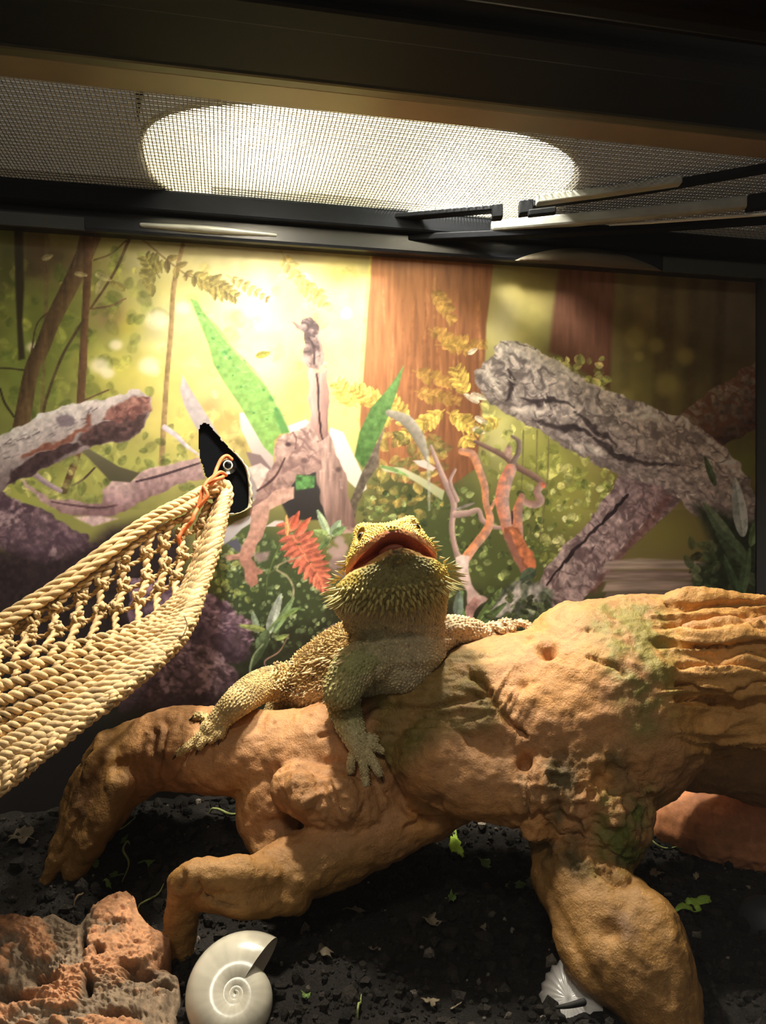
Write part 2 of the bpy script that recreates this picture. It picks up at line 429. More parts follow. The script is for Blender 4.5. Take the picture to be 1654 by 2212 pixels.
def poly(pts, c, c2=None, al=1.0, soft=1.6, rough=0.0, tex=0.0, texn=None, ang=90, dark=None, hl=None):
    """filled outline; c -> c2 gradient along ang (degrees, 90 = downwards); rough wobbles the edge; dark: crack colour from ridged noise"""
    P = np.asarray(pts, float); x0, y0 = P.min(0)-6; x1, y1 = P.max(0)+6
    w = win(x0, x1, y0, y1)
    if w is None: return
    X, Y = PX[w], PYY[w]
    if rough: X = X+NE[w]*rough*1.4; Y = Y+NF[w]*rough*1.4
    s = polydist(X, Y, np.vstack([P, P[:1]])); s = np.where(inpoly(X, Y, P), s, -s)
    a = al*smooth(-soft, soft, s)
    col = np.broadcast_to(C(*c), X.shape+(3,)).copy()
    if c2 is not None:
        d = np.array([math.cos(R(ang)), math.sin(R(ang))]); q = P@d
        g = np.clip(((X*d[0]+Y*d[1])-q.min())/(q.max()-q.min()), 0, 1); g = np.clip(g+NB[w]*0.12, 0, 1)[..., None]
        col = col*(1-g)+C(*c2)*g
    T = (texn if texn is not None else NA)[w]
    col = col*(1+tex*T[..., None]*1.6)
    if dark is not None:
        k = smooth(0.25, 0.75, NR[w])[..., None]*0.75; col = col*(1-k)+C(*dark)*k
    if hl is not None:
        k = smooth(0.1, 0.6, NB[w]+NA[w]*0.5)[..., None]*0.6; col = col*(1-k)+C(*hl)*k
    comp(w, a, col)
def stroke(pts, wd, c, c2=None, al=1.0, soft=1.3, tex=0.15, n=40, rough=0.0, texn=None):
    """branch: c on the left/upper side of the path, c2 on the other"""
    P = spline(np.asarray(pts, float), n); W = np.interp(np.linspace(0, 1, n), np.linspace(0, 1, len(np.atleast_1d(wd))), np.atleast_1d(wd))/2
    m = W.max()+6
    w = win(P[:, 0].min()-m, P[:, 0].max()+m, P[:, 1].min()-m, P[:, 1].max()+m)
    if w is None: return
    X, Y = PX[w], PYY[w]
    if rough: X = X+NE[w]*rough*1.4; Y = Y+NF[w]*rough*1.4
    best = np.full(X.shape, 1e9); sgn = np.zeros(X.shape)
    for i in range(n-1):
        a, b = P[i], P[i+1]; ab = b-a; l = ab@ab+1e-9
        t = np.clip(((X-a[0])*ab[0]+(Y-a[1])*ab[1])/l, 0, 1)
        dx, dy = X-a[0]-t*ab[0], Y-a[1]-t*ab[1]; d = np.hypot(dx, dy); r = W[i]*(1-t)+W[i+1]*t
        e = d-r; up = e < best; best = np.where(up, e, best); sgn = np.where(up, (ab[0]*dy-ab[1]*dx)/math.sqrt(l)/(r+1e-6), sgn)
    a = al*smooth(soft, -soft, best)
    col = np.broadcast_to(C(*c), X.shape+(3,)).copy()
    if c2 is not None:
        g = np.clip(0.5+0.5*sgn+NA[w]*0.35, 0, 1)[..., None]; col = col*(1-g)+C(*c2)*g
    col = col*(1+tex*(texn if texn is not None else NA)[w][..., None]*1.6)
    comp(w, a, col)
def leaf(x, y, L, W, ang, c, al=1.0, soft=1.0):
    """pointed leaf from (x, y) along ang"""
    ca, sa = math.cos(R(ang)), math.sin(R(ang)); e = L+3
    w = win(min(x, x+ca*L)-W-3, max(x, x+ca*L)+W+3, min(y, y+sa*L)-W-3, max(y, y+sa*L)+W+3)
    if w is None: return
    X, Y = PX[w]-x, PYY[w]-y; s = (X*ca+Y*sa)/L; t = np.abs(-X*sa+Y*ca)
    hw = W*np.sqrt(np.clip(np.sin(np.clip(s, 0, 1)*math.pi), 0, 1))*(1.15-0.5*np.clip(s, 0, 1))
    a = al*smooth(-soft, soft, np.where((s > 0) & (s < 1), hw-t, -9))
    comp(w, a, C(*c)*(1+0.25*NA[w][..., None])*(1+0.10*np.sign(-X*sa+Y*ca)[..., None]))
pr = random.Random(11)
def scatter(x0, x1, y0, y1, n, pal, L=(8, 20), W=0.33, al=(0.5, 1), soft=1.2):
    for _ in range(n):
        l = pr.uniform(*L); c = pr.choice(pal); k = pr.uniform(0.85, 1.15)
        leaf(pr.uniform(x0, x1), pr.uniform(y0, y1), l, l*W, pr.uniform(0, 360), [q*k for q in c], pr.uniform(*al), soft)
def frond(x0, y0, x1, y1, n, L, c, W=0.30, bend=0, al=1.0, jit=10):
    """compound leaf: stem with leaflets both sides"""
    ang = math.degrees(math.atan2(y1-y0, x1-x0)); mx, my = (x0+x1)/2-bend*math.sin(R(ang)), (y0+y1)/2+bend*math.cos(R(ang))
    S = spline([(x0, y0), (mx, my), (x1, y1)], n+1)
    stroke([(x0, y0), (mx, my), (x1, y1)], [3, 1.5], c, al=al, tex=0)
    for i in range(1, n+1):
        a = math.degrees(math.atan2(*(S[i]-S[i-1])[::-1])); l = L*(1.0-0.45*abs(i/n-0.45)*1.6)
        for s in (-1, 1):
            k = pr.uniform(0.82, 1.15); leaf(S[i][0], S[i][1], l*pr.uniform(0.85, 1.15), l*W, a+s*(52+pr.uniform(-jit, jit)), [q*k for q in c], al)

# --- blurred woodland
IMG[:] = C(150, 145, 70)
g = np.clip((PX+60)/1700, 0, 1)[..., None]
IMG[:] = C(140, 140, 62)*(1-g)+C(96, 80, 48)*g
for a in [(640, 700, 330, 300, (232, 214, 150), 1.0), (600, 640, 170, 160, (240, 222, 176), .8), (730, 800, 110, 240, (236, 214, 112), .9), (420, 760, 150, 130, (206, 190, 92), .7), (330, 700, 90, 70, (222, 208, 172), .7),
          (300, 620, 130, 60, (176, 166, 92), .8), (120, 700, 150, 130, (112, 124, 44), .8), (60, 800, 100, 110, (104, 120, 42), .7), (250, 800, 90, 70, (178, 168, 64), .8), (270, 700, 40, 36, (168, 160, 44), .9), (235, 680, 46, 36, (140, 112, 74), .8),
          (120, 560, 110, 60, (108, 88, 52), .9), (15, 560, 40, 80, (92, 96, 38), .9), (440, 900, 130, 90, (206, 178, 84), .8), (420, 960, 90, 60, (198, 186, 88), .7), (480, 830, 60, 50, (216, 186, 112), .7), (460, 870, 40, 60, (196, 136, 92), .5),
          (640, 840, 50, 130, (196, 140, 74), .75), (640, 640, 50, 60, (202, 164, 96), .6), (560, 760, 70, 60, (232, 216, 130), .7), (330, 560, 60, 30, (190, 180, 150), .6), (520, 575, 160, 40, (196, 182, 116), .8), (740, 590, 60, 40, (196, 182, 92), .8),
          (1110, 700, 70, 130, (196, 186, 96), .9), (1090, 690, 36, 60, (204, 194, 150), .8), (1150, 620, 70, 50, (150, 132, 66), .7), (1110, 930, 80, 120, (196, 194, 92), .9), (1080, 960, 40, 60, (214, 204, 150), .6), (1190, 1000, 90, 80, (150, 150, 62), .8),
          (1160, 1090, 110, 90, (122, 132, 54), .8), (1250, 1080, 70, 70, (156, 152, 62), .7), (1380, 700, 130, 130, (104, 88, 44), .8), (1400, 830, 120, 70, (112, 104, 46), .8), (1600, 680, 90, 130, (86, 72, 52), .9), (1610, 1000, 60, 60, (92, 96, 40), .8),
          (1440, 1150, 90, 60, (112, 106, 44), .8), (1500, 760, 60, 90, (88, 78, 50), .8), (900, 1060, 150, 110, (84, 90, 48), .9), (960, 1180, 160, 120, (64, 78, 40), .9), (1100, 1240, 170, 90, (70, 86, 42), .9),
          (560, 1200, 110, 90, (74, 88, 50), .9), (640, 1330, 150, 130, (52, 64, 40), .95), (560, 1450, 200, 90, (38, 44, 34), .95), (250, 1010, 160, 60, (176, 172, 74), .8), (60, 1040, 80, 60, (146, 150, 60), .7), (60, 960, 80, 60, (110, 116, 50), .6)]:
    blob(*a)
wv = win(-400, 1800, 480, 1100); IMG[wv] *= (1+0.13*NV[wv]+0.10*NB[wv])[..., None]
wv = win(-700, 1800, 1230, 1800); kk = smooth(1230, 1340, PYY[wv]+20*NB[wv])[..., None]*.93; IMG[wv] = IMG[wv]*(1-kk)+C(40, 46, 32)*(1+.3*NA[wv][..., None])*kk
# foliage haze, left and right
scatter(-60, 330, 560, 900, 150, [(128, 138, 50), (96, 112, 42), (160, 158, 62), (82, 92, 36)], (16, 44), .4, (.2, .55), 4)
scatter(330, 800, 560, 960, 60, [(214, 196, 86), (232, 220, 150), (190, 170, 74)], (18, 50), .45, (.15, .45), 6)
for x, y, r_ in [(340, 690, 26), (322, 790, 24), (215, 790, 22), (232, 806, 16), (395, 665, 18), (250, 745, 15), (70, 750, 14), (545, 830, 16)]:
    blob(x, y, r_, r_*.8, (228, 214, 182), .75, 2)
# far trunks
poly([(30, 480), (50, 480), (52, 620), (48, 700), (54, 775), (40, 778), (34, 640)], (62, 54, 30), soft=3)
poly([(52, 480), (104, 480), (104, 600), (52, 600)], (96, 72, 46), soft=12, al=.6)
stroke([(100, 490), (100, 620), (96, 760), (90, 900)], [9, 8], (112, 92, 52), al=.7)
stroke([(203, 500), (176, 565), (149, 622), (115, 690), (91, 751), (68, 802), (44, 930)], [40, 38, 36, 34, 33, 32, 36], (112, 86, 52), (78, 58, 36), texn=NC)
stroke([(193, 500), (188, 615), (183, 700), (179, 785), (172, 900), (166, 981), (139, 1060)], [17, 17, 15, 18, 17, 17, 15], (120, 84, 52), (88, 62, 40))
stroke([(281, 512), (247, 588), (196, 666)], [7, 6, 5], (100, 76, 44)); stroke([(181, 690), (135, 768), (102, 856), (90, 910)], [6, 6, 7], (84, 66, 40))
stroke([(200, 667), (240, 660), (271, 645)], [4, 3], (120, 86, 58)); stroke([(203, 562), (240, 548), (272, 520)], [4, 3], (104, 82, 50)); stroke([(176, 505), (159, 578)], [6, 4], (96, 74, 46))
stroke([(115, 665), (80, 700), (68, 760)], [3, 4], (84, 64, 40)); stroke([(-20, 795), (20, 796), (55, 800)], [3, 4], (70, 58, 34)); stroke([(0, 840), (10, 870), (30, 900)], [5, 5], (60, 52, 30))
stroke([(235, 842), (200, 857), (180, 866)], [3, 4], (104, 72, 50)); stroke([(205, 1010), (180, 1035), (155, 1050)], [4, 5], (80, 60, 44))
stroke([(398, 515), (376, 615), (369, 717), (359, 835), (349, 1000)], [8, 11, 11, 11, 13], (166, 136, 82), (140, 112, 68))
frond(340, 546, 400, 592, 3, 30, (132, 114, 58)); stroke([(305, 515), (400, 592), (440, 600), (508, 645)], [3, 3], (136, 104, 60))
frond(408, 590, 505, 640, 9, 32, (140, 124, 58), .28); frond(490, 595, 575, 645, 7, 17, (168, 146, 74), .35); frond(345, 600, 318, 560, 4, 34, (126, 116, 56), .3)
for p_ in [(300, 590, 30, 8, 20), (310, 600, 26, 9, 60), (326, 585, 30, 9, 80), (336, 560, 34, 7, 65), (325, 612, 30, 12, 85), (235, 610, 34, 8, 20), (250, 612, 26, 9, 40)]: leaf(*p_[:5], (138, 126, 62), .8)
for p_ in [(160, 590, 30, 6, 10), (205, 590, 40, 8, 25), (220, 605, 34, 9, 110), (90, 560, 26, 7, 340)]: leaf(*p_[:5], (178, 164, 110), .7)
frond(605, 540, 640, 600, 4, 26, (186, 164, 80), .3, al=.8); frond(630, 590, 690, 650, 6, 24, (196, 178, 74), .35, al=.8); frond(680, 615, 700, 655, 3, 20, (166, 140, 66), .4, al=.8)
leaf(552, 770, 34, 8, 345, (150, 142, 52))
# big brown trunk
poly([(804, 540), (1066, 560), (1058, 640), (1050, 700), (1048, 760), (1040, 880), (1030, 1010), (960, 1060), (860, 1040), (782, 980), (776, 906), (785, 800), (794, 660)], (178, 112, 64), (128, 78, 48), soft=3, tex=.10, texn=NC, ang=20)
for k in range(46):
    x = pr.uniform(795, 1045); y = pr.uniform(570, 930); stroke([(x, y), (x+pr.uniform(-5, 5), y+pr.uniform(30, 60)), (x+pr.uniform(-8, 6), y+pr.uniform(80, 150))], [2, pr.uniform(4, 9), 2], pr.choice([(196, 128, 76), (140, 88, 52), (120, 74, 46), (186, 112, 62)]), al=pr.uniform(.25, .55), soft=3)
stroke([(802, 540), (790, 660), (780, 800), (772, 910)], [5, 6], (238, 220, 92), al=.8, soft=4)
for a in [(935, 620, 975, 690), (925, 710, 1005, 755), (940, 745, 1045, 745), (890, 800, 975, 830), (895, 845, 985, 865)]: frond(*a, 7, 24, (176, 136, 56), .42, al=.6, jit=25)
# second far trunk and right side
poly([(1208, 575), (1330, 585), (1322, 700), (1316, 840), (1240, 790), (1186, 760), (1196, 660)], (120, 78, 56), (96, 58, 42), soft=7, texn=NC, tex=.08)
for x, wd, al in [(1440, 40, .35), (1560, 20, .5), (1500, 24, .3), (1360, 22, .2)]: stroke([(x, 590), (x-6, 720), (x-14, 900)], [wd, wd], (66, 50, 36), al=al, soft=9)
for x, y, r_ in [(1417, 746, 17), (1380, 770, 11), (1480, 770, 20), (1350, 860, 20), (1440, 830, 26), (1370, 730, 24)]: blob(x, y, r_, r_, (150, 138, 62), .6, 2)
scatter(1190, 1310, 770, 840, 40, [(160, 160, 86), (186, 178, 96), (130, 132, 60)], (12, 26), .4, (.5, .9))
# fern sprays by the trunk
YL = (204, 168, 70)
for a in [(770, 880, 730, 830, 7, 30), (840, 890, 770, 840, 8, 30), (850, 905, 800, 915, 6, 26), (880, 925, 850, 865, 6, 30), (960, 885, 900, 930, 8, 26), (965, 890, 1030, 930, 8, 28), (1010, 860, 985, 800, 5, 30), (1000, 935, 1010, 960, 3, 28), (840, 935, 790, 960, 6, 26), (930, 900, 860, 950, 8, 26), (1080, 905, 1045, 920, 5, 22)]: frond(*a, YL, .27, al=.9)
for a in [(1010, 765, 24, 6, 330), (1016, 850, 40, 7, 20), (1025, 900, 34, 7, 30), (1020, 925, 30, 8, 20), (1035, 870, 40, 7, 210)]: leaf(*a[:5], (206, 184, 156))
scatter(800, 960, 940, 1110, 120, [(150, 128, 60), (120, 114, 56), (92, 98, 52), (172, 146, 70)], (14, 30), .36, (.35, .8))
scatter(1040, 1330, 880, 1060, 120, [(176, 176, 84), (140, 146, 60), (200, 196, 110), (116, 124, 52)], (12, 30), .4, (.35, .8))
scatter(1130, 1330, 1040, 1220, 130, [(130, 140, 60), (160, 164, 88), (96, 112, 48), (184, 186, 120)], (9, 22), .42, (.4, .9))
scatter(760, 1200, 1060, 1330, 330, [(70, 88, 44), (96, 116, 56), (124, 142, 74), (52, 66, 36), (150, 164, 96)], (8, 20), .42, (.4, .9))
for x0 in (1160, 1185, 1130): stroke([(x0, 930), (x0-4, 1050), (x0-20, 1160)], [3, 3], (110, 104, 60), al=.8)
# right cork branch group
poly([(1654, 765), (1720, 730), (1720, 890), (1654, 911), (1609, 938), (1561, 966), (1480, 960), (1440, 915), (1475, 894), (1523, 856), (1580, 815), (1627, 787)], (150, 132, 108), (62, 46, 40), soft=2, rough=5, tex=.2, ang=65, dark=(104, 62, 44))
poly([(1345, 1010), (1480, 1040), (1472, 1075), (1441, 1112), (1386, 1158), (1345, 1206), (1300, 1258), (1249, 1305), (1200, 1340), (1150, 1320), (1165, 1250), (1180, 1224), (1225, 1175), (1273, 1124), (1317, 1062)], (150, 130, 130), (118, 92, 94), soft=2, rough=4, tex=.22, ang=20, dark=(84, 64, 68))
stroke([(1355, 1070), (1310, 1120), (1260, 1170), (1220, 1215), (1180, 1265)], [6, 9, 5, 8, 4], (44, 32, 36), rough=4)
stroke([(1440, 1080), (1400, 1130), (1345, 1195), (1280, 1280)], [20, 16, 14], (96, 58, 52), al=.6, soft=6, rough=4)
poly([(1025, 798), (1047, 782), (1069, 766), (1066, 747), (1085, 735), (1110, 735), (1141, 744), (1182, 766), (1220, 791), (1258, 817), (1310, 846), (1372, 863), (1420, 887), (1472, 901), (1520, 928), (1561, 962), (1592, 993), (1616, 1038), (1644, 1090), (1640, 1130), (1600, 1210), (1560, 1200), (1541, 1151), (1524, 1124), (1496, 1110), (1469, 1076), (1430, 1055), (1341, 1028), (1300, 1010), (1266, 990), (1210, 962), (1164, 930), (1110, 902), (1063, 873), (1031, 829)], (190, 176, 164), (98, 82, 82), soft=1.8, rough=5, tex=.22, ang=112, dark=(92, 80, 78))
for q in [[(1130, 860), (1160, 872), (1200, 866), (1240, 880)], [(1150, 905), (1200, 925), (1260, 930), (1300, 958), (1360, 990)], [(1290, 960), (1340, 985), (1400, 1000), (1460, 1000)], [(1240, 890), (1290, 930), (1330, 960)], [(1100, 800), (1110, 840), (1095, 870)]]:
    stroke(q, [4, 13, 10, 4], (52, 42, 44), al=.85, soft=3, rough=6)
for q in [[(1090, 750), (1140, 765), (1200, 795), (1260, 830)], [(1050, 800), (1075, 830), (1085, 860)], [(1110, 885), (1160, 890), (1190, 885)], [(1250, 965), (1310, 985)], [(1330, 890), (1400, 900), (1470, 930)]]:
    stroke(q, [8, 16, 14, 6], (206, 194, 180), al=.6, soft=5, rough=8)
for k in range(170):
    x = pr.uniform(1045, 1620); yb = np.interp(x, [1045, 1100, 1300, 1500, 1620], [790, 760, 850, 930, 1040]); yt = np.interp(x, [1045, 1100, 1300, 1500, 1620], [850, 890, 1000, 1090, 1120])
    y = pr.uniform(yb+4, yt-6); a_ = pr.uniform(-.5, 1.2); l = pr.uniform(8, 24); stroke([(x, y), (x+l*math.cos(a_)*.5, y+l*math.sin(a_)*.6+2), (x+l*math.cos(a_), y+l*math.sin(a_))], [1, pr.uniform(2.5, 5), 1], pr.choice([(70, 58, 60), (88, 76, 76), (200, 188, 176), (110, 96, 92)]), al=pr.uniform(.4, .8), n=6)
for k in range(70):
    t_ = pr.random(); x = 1430-230*t_+pr.uniform(-45, 40); y = 1060+220*t_+pr.uniform(-20, 20); stroke([(x, y), (x+pr.uniform(-10, 10), y+pr.uniform(6, 14))], [2, pr.uniform(3, 6)], pr.choice([(70, 52, 56), (176, 158, 156), (96, 72, 72)]), al=pr.uniform(.3, .7), n=4)
# bottom right: slabs and plants
for y, c in [(1212, (140, 122, 112)), (1236, (120, 100, 94)), (1258, (132, 112, 104)), (1280, (108, 92, 84))]:
    poly([(1310, y), (1380, y-6), (1480, y-2), (1530, y+4), (1530, y+18), (1400, y+17), (1300, y+20)], c, soft=3, tex=.15, texn=pn(60, 5, 2, 77), al=.9)
poly([(1500, 1090), (1600, 1120), (1720, 1150), (1720, 1330), (1490, 1330), (1500, 1240), (1540, 1180)], (42, 50, 34), soft=14, al=.92, tex=.2)
scatter(1490, 1640, 1180, 1310, 80, [(60, 72, 44), (84, 92, 60), (40, 48, 30)], (14, 34), .3, (.4, .85))
for a in [(1605, 1160, 130, 17, 262, (150, 156, 150)), (1592, 1190, 130, 15, 235, (84, 96, 70)), (1620, 1180, 120, 14, 290, (92, 112, 70)), (1610, 1210, 90, 20, 225, (66, 80, 54)), (1640, 1150, 110, 16, 275, (74, 84, 64)), (1545, 1050, 70, 8, 250, (70, 84, 56)), (1600, 1290, 110, 12, 280, (70, 88, 56)), (1600, 1300, 110, 10, 250, (58, 76, 48))]: leaf(*a)
scatter(0, 420, 930, 1080, 150, [(150, 152, 72), (120, 128, 58), (184, 176, 96), (98, 108, 50)], (14, 34), .36, (.25, .7), 2)
scatter(380, 640, 900, 1000, 40, [(210, 186, 96), (186, 160, 84), (222, 200, 130)], (20, 44), .4, (.2, .5), 5)
# left pale log and purple driftwood
D5 = lambda pts: [(x/2.989, 980+y/2.989) for x, y in pts]
poly(D5([(-2600, -500), (-300, 130), (0, 240), (150, 310), (300, 370), (450, 470), (560, 540), (700, 640), (500, 760), (200, 720), (0, 620), (-300, 560), (-2600, 500)]), (164, 130, 138), (88, 64, 74), soft=2, rough=5, tex=.2, dark=(74, 50, 64), hl=(190, 158, 158))
poly(D5([(-2600, 400), (-300, 560), (0, 600), (300, 690), (560, 600), (700, 480), (1000, 420), (1200, 560), (1180, 760), (1300, 900), (1400, 1200), (1400, 1640), (-2600, 1640)]), (70, 50, 54), (26, 22, 22), soft=22, tex=.2, ang=80)
poly(D5([(110, 150), (230, 230), (330, 290), (480, 300), (650, 320), (680, 230), (740, 155), (860, 165), (960, 100), (1100, 60), (1290, 30), (1330, 150), (1150, 200), (960, 290), (720, 410), (560, 410), (380, 380), (230, 270)]), (196, 164, 158), (120, 84, 88), soft=2, rough=4, tex=.14, ang=80)
stroke(D5([(880, 180), (1040, 140), (1290, 60)]), [4, 6, 4], (72, 50, 56)); stroke(D5([(330, 310), (450, 330), (640, 350), (760, 330)]), [3, 5, 4], (92, 60, 66)); stroke(D5([(220, 130), (300, 190), (390, 240)]), [12, 10], (176, 152, 160), (130, 104, 116))
poly(D5([(660, 240), (740, 170), (840, 190), (860, 290), (780, 340), (690, 310)]), (186, 152, 148), (150, 112, 116), soft=5, tex=.12); poly(D5([(480, 410), (620, 400), (760, 420), (600, 470)]), (196, 160, 160), soft=4, tex=.15)
D3 = lambda pts: [(x/2.9536, 480+y/2.9536) for x, y in pts]
poly(D3([(440, 1400), (560, 1440), (760, 1560), (890, 1600), (830, 1660), (700, 1650), (560, 1500)]), (112, 104, 74), (76, 70, 50), soft=2)
poly(D3([(-2600, 2300), (-250, 1440), (0, 1360), (100, 1310), (250, 1230), (430, 1170), (600, 1140), (750, 1110), (850, 1065), (900, 1070), (965, 1120), (960, 1210), (930, 1300), (820, 1390), (700, 1410), (580, 1440), (480, 1480), (300, 1560), (200, 1620), (100, 1650), (40, 1690), (-20, 1740), (-250, 1860), (-2600, 2800)]), (222, 212, 206), (104, 82, 84), soft=1.6, rough=4, tex=.12, ang=68)
poly(D3([(500, 1400), (580, 1290), (700, 1270), (800, 1240), (940, 1220), (925, 1300), (820, 1385), (700, 1405), (580, 1440)]), (92, 66, 64), (70, 48, 50), soft=3, rough=5, tex=.25)
poly(D3([(690, 1200), (820, 1130), (950, 1110), (960, 1210), (880, 1240), (760, 1270), (640, 1260)]), (164, 112, 98), (120, 76, 70), soft=3, rough=6, tex=.22, dark=(96, 54, 52))
poly(D3([(40, 1680), (100, 1560), (250, 1470), (430, 1400), (540, 1420), (430, 1480), (300, 1555), (150, 1640)]), (70, 50, 52), soft=3, rough=5, tex=.2)
stroke(D3([(560, 1250), (560, 1310), (420, 1390), (260, 1440), (130, 1510)]), [8, 12, 10, 12, 8], (132, 78, 62), soft=3, rough=6); 
for k in range(60):
    x = pr.uniform(-60, 620); y = np.interp(x, [0, 430, 850], [1400, 1230, 1110])+pr.uniform(10, 130); p_ = D3([(x, y), (x+pr.uniform(10, 50), y-pr.uniform(4, 26))]); stroke(p_, [1.5, 3], pr.choice([(120, 100, 106), (150, 134, 136), (84, 66, 72)]), al=pr.uniform(.3, .8), n=5)
poly(D3([(350, 1240), (420, 1220), (470, 1260), (440, 1310), (370, 1300)]), (110, 92, 104), soft=4, rough=6, al=.8)
# middle: leaves, driftwood
D4 = lambda pts: [(380+x/2.8517, 520+y/2.8517) for x, y in pts]
poly(D4([(390, 1060), (420, 1060), (520, 1200), (600, 1320), (600, 1420), (560, 1430), (470, 1310), (400, 1160)]), (214, 202, 190), (166, 150, 146), soft=1.5); poly(D4([(430, 1300), (520, 1320), (600, 1420), (560, 1440), (470, 1400)]), (126, 104, 104), soft=2)
poly(D4([(440, 1400), (520, 1370), (600, 1430), (560, 1530), (470, 1610)]), (206, 176, 166), soft=2, tex=.1)
poly(D4([(950, 1150), (1030, 1180), (1090, 1310), (1170, 1480), (1175, 1530), (1140, 1555), (1060, 1480), (980, 1370), (930, 1250)]), (224, 214, 196), (196, 186, 172), soft=1.6)
poly(D4([(690, 1140), (800, 1100), (850, 1140), (800, 1220), (700, 1230)]), (214, 204, 190), soft=2)
poly(D4([(1405, 765), (1370, 900), (1310, 1080), (1240, 1230), (1180, 1370), (1150, 1400), (1100, 1330), (1130, 1180), (1200, 1030), (1290, 930), (1350, 850)]), (100, 142, 72), (74, 114, 52), soft=1.6, tex=.14, ang=110)
poly(D4([(1290, 1140), (1250, 1280), (1250, 1380), (1180, 1480), (1120, 1620), (1100, 1720), (1060, 1640), (1140, 1440), (1210, 1300)]), (120, 106, 92), (82, 72, 60), soft=2, tex=.2)
stroke(D4([(1310, 1060), (1420, 1110), (1500, 1220), (1545, 1345)]), [14, 26, 24, 8], (160, 152, 138), (116, 108, 96))
poly(D4([(1255, 1385), (1400, 1400), (1500, 1450), (1654, 1540), (1640, 1600), (1500, 1500), (1400, 1440), (1280, 1420)]), (186, 182, 148), (150, 156, 110), soft=1.8); stroke(D4([(1265, 1390), (1340, 1410), (1430, 1450)]), [6, 9, 3], (120, 158, 84))
poly(D4([(1460, 1355), (1530, 1350), (1600, 1400), (1580, 1420), (1500, 1390)]), (196, 176, 168), soft=1.5)
poly(D4([(85, 355), (130, 370), (170, 440), (260, 530), (360, 670), (480, 790), (540, 870), (600, 970), (640, 1040), (700, 1180), (640, 1190), (605, 1230), (598, 1330), (540, 1270), (470, 1150), (390, 1010), (300, 880), (230, 760), (200, 640), (150, 520)]), (118, 166, 78), (130, 174, 82), soft=1.6, tex=.09)
for x, y, s_ in [(230, 600, 10), (300, 690, 16), (330, 720, 9), (420, 740, 8), (590, 970, 18), (620, 1040, 14), (540, 920, 8), (260, 780, 8), (400, 900, 7), (480, 1060, 7), (560, 1100, 6), (350, 830, 6), (140, 450, 6)]: p_ = D4([(x, y)])[0]; blob(*p_, s_/2.2, s_/2.4, (66, 132, 64), .8, 2)
for k in range(70):
    t_ = pr.random(); x = 130+t_*470+pr.uniform(-60, 60)*(0.3+t_); y = 440+t_*700+pr.uniform(-60, 60); p_ = D4([(x, y), (x+pr.uniform(10, 40), y+pr.uniform(-12, 30))]); stroke(p_, [1, 2.6, 1], pr.choice([(82, 150, 74), (160, 212, 122), (92, 160, 78), (150, 206, 118)]), al=.6, n=4)
stroke(D4([(175, 440), (360, 680), (545, 880), (640, 1050), (700, 1180)]), [2, 3, 3], (170, 196, 120), al=.7)
poly(D4([(640, 1040), (700, 1180), (650, 1190), (600, 1060)]), (74, 136, 66), soft=4, al=.7)
poly(D4([(40, 820), (80, 900), (150, 1010), (200, 1090), (260, 1190), (330, 1290), (400, 1340), (450, 1410), (490, 1500), (520, 1560), (480, 1600), (430, 1560), (300, 1480), (200, 1300), (140, 1180), (100, 1110), (50, 1010), (25, 920)]), (176, 164, 166), (150, 136, 132), soft=1.6, tex=.06)
stroke(D4([(-70, 1150), (0, 1200), (60, 1260), (140, 1320)]), [12, 10, 8, 4], (206, 192, 200), (168, 152, 164))
# dark gap under the driftwood
poly(D4([(700, 1420), (880, 1400), (900, 1560), (960, 1720), (700, 1720), (640, 1600)]), (64, 60, 62), (46, 44, 46), soft=3); poly(D4([(730, 1440), (860, 1450), (850, 1520), (740, 1540)]), (78, 128, 66), soft=2, tex=.3)
DW = (190, 154, 142); DWd = (112, 82, 78)
poly(D4([(950, 1180), (990, 1330), (1050, 1430), (1060, 1560), (1110, 1760), (1090, 1800), (930, 1800), (905, 1640), (870, 1500), (860, 1380), (820, 1200), (850, 1130)]), DW, DWd, soft=1.8, rough=3, tex=.16, texn=NC, ang=35, hl=(206, 172, 158))
poly(D4([(830, 1120), (900, 1240), (900, 1420), (800, 1440), (740, 1430), (700, 1560), (600, 1640), (520, 1720), (440, 1740), (470, 1620), (510, 1530), (590, 1400), (612, 1340), (598, 1270), (625, 1215), (730, 1175)]), DW, (138, 102, 98), soft=1.8, rough=4, tex=.14, ang=75, dark=(124, 92, 90))
stroke(D4([(720, 1180), (740, 1220), (735, 1280)]), [3, 4], DWd); stroke(D4([(670, 1340), (620, 1440), (560, 1500), (500, 1540)]), [3, 6, 4], (86, 58, 58)); blob(*D4([(690, 1255)])[0], 7, 5, (70, 50, 52), .9, 2); blob(*D4([(790, 1355)])[0], 9, 7, (96, 70, 70), .8, 2); blob(*D4([(1000, 1410)])[0], 6, 6, (80, 60, 60), .8, 2)
poly(D4([(830, 760), (930, 745), (930, 830), (935, 900), (946, 980), (935, 1060), (945, 1200), (890, 1230), (830, 1150), (830, 1050), (810, 970), (820, 900), (810, 800)]), (204, 164, 150), (142, 104, 98), soft=1.6, rough=3, tex=.12, texn=NC, ang=15)
stroke(D4([(862, 810), (876, 900), (876, 1000), (886, 1100), (905, 1215)]), [4, 5, 4, 5, 4], (70, 48, 48), rough=3); stroke(D4([(870, 800), (905, 790), (935, 755)]), [12, 14, 8], (206, 146, 116))
poly(D4([(700, 500), (720, 498), (770, 520), (778, 482), (820, 465), (860, 490), (885, 530), (890, 600), (905, 660), (910, 740), (870, 800), (810, 790), (778, 740), (775, 690), (792, 640), (785, 575), (745, 545)]), (128, 108, 106), (150, 120, 112), soft=1.5, rough=3, tex=.2, dark=(72, 56, 58))
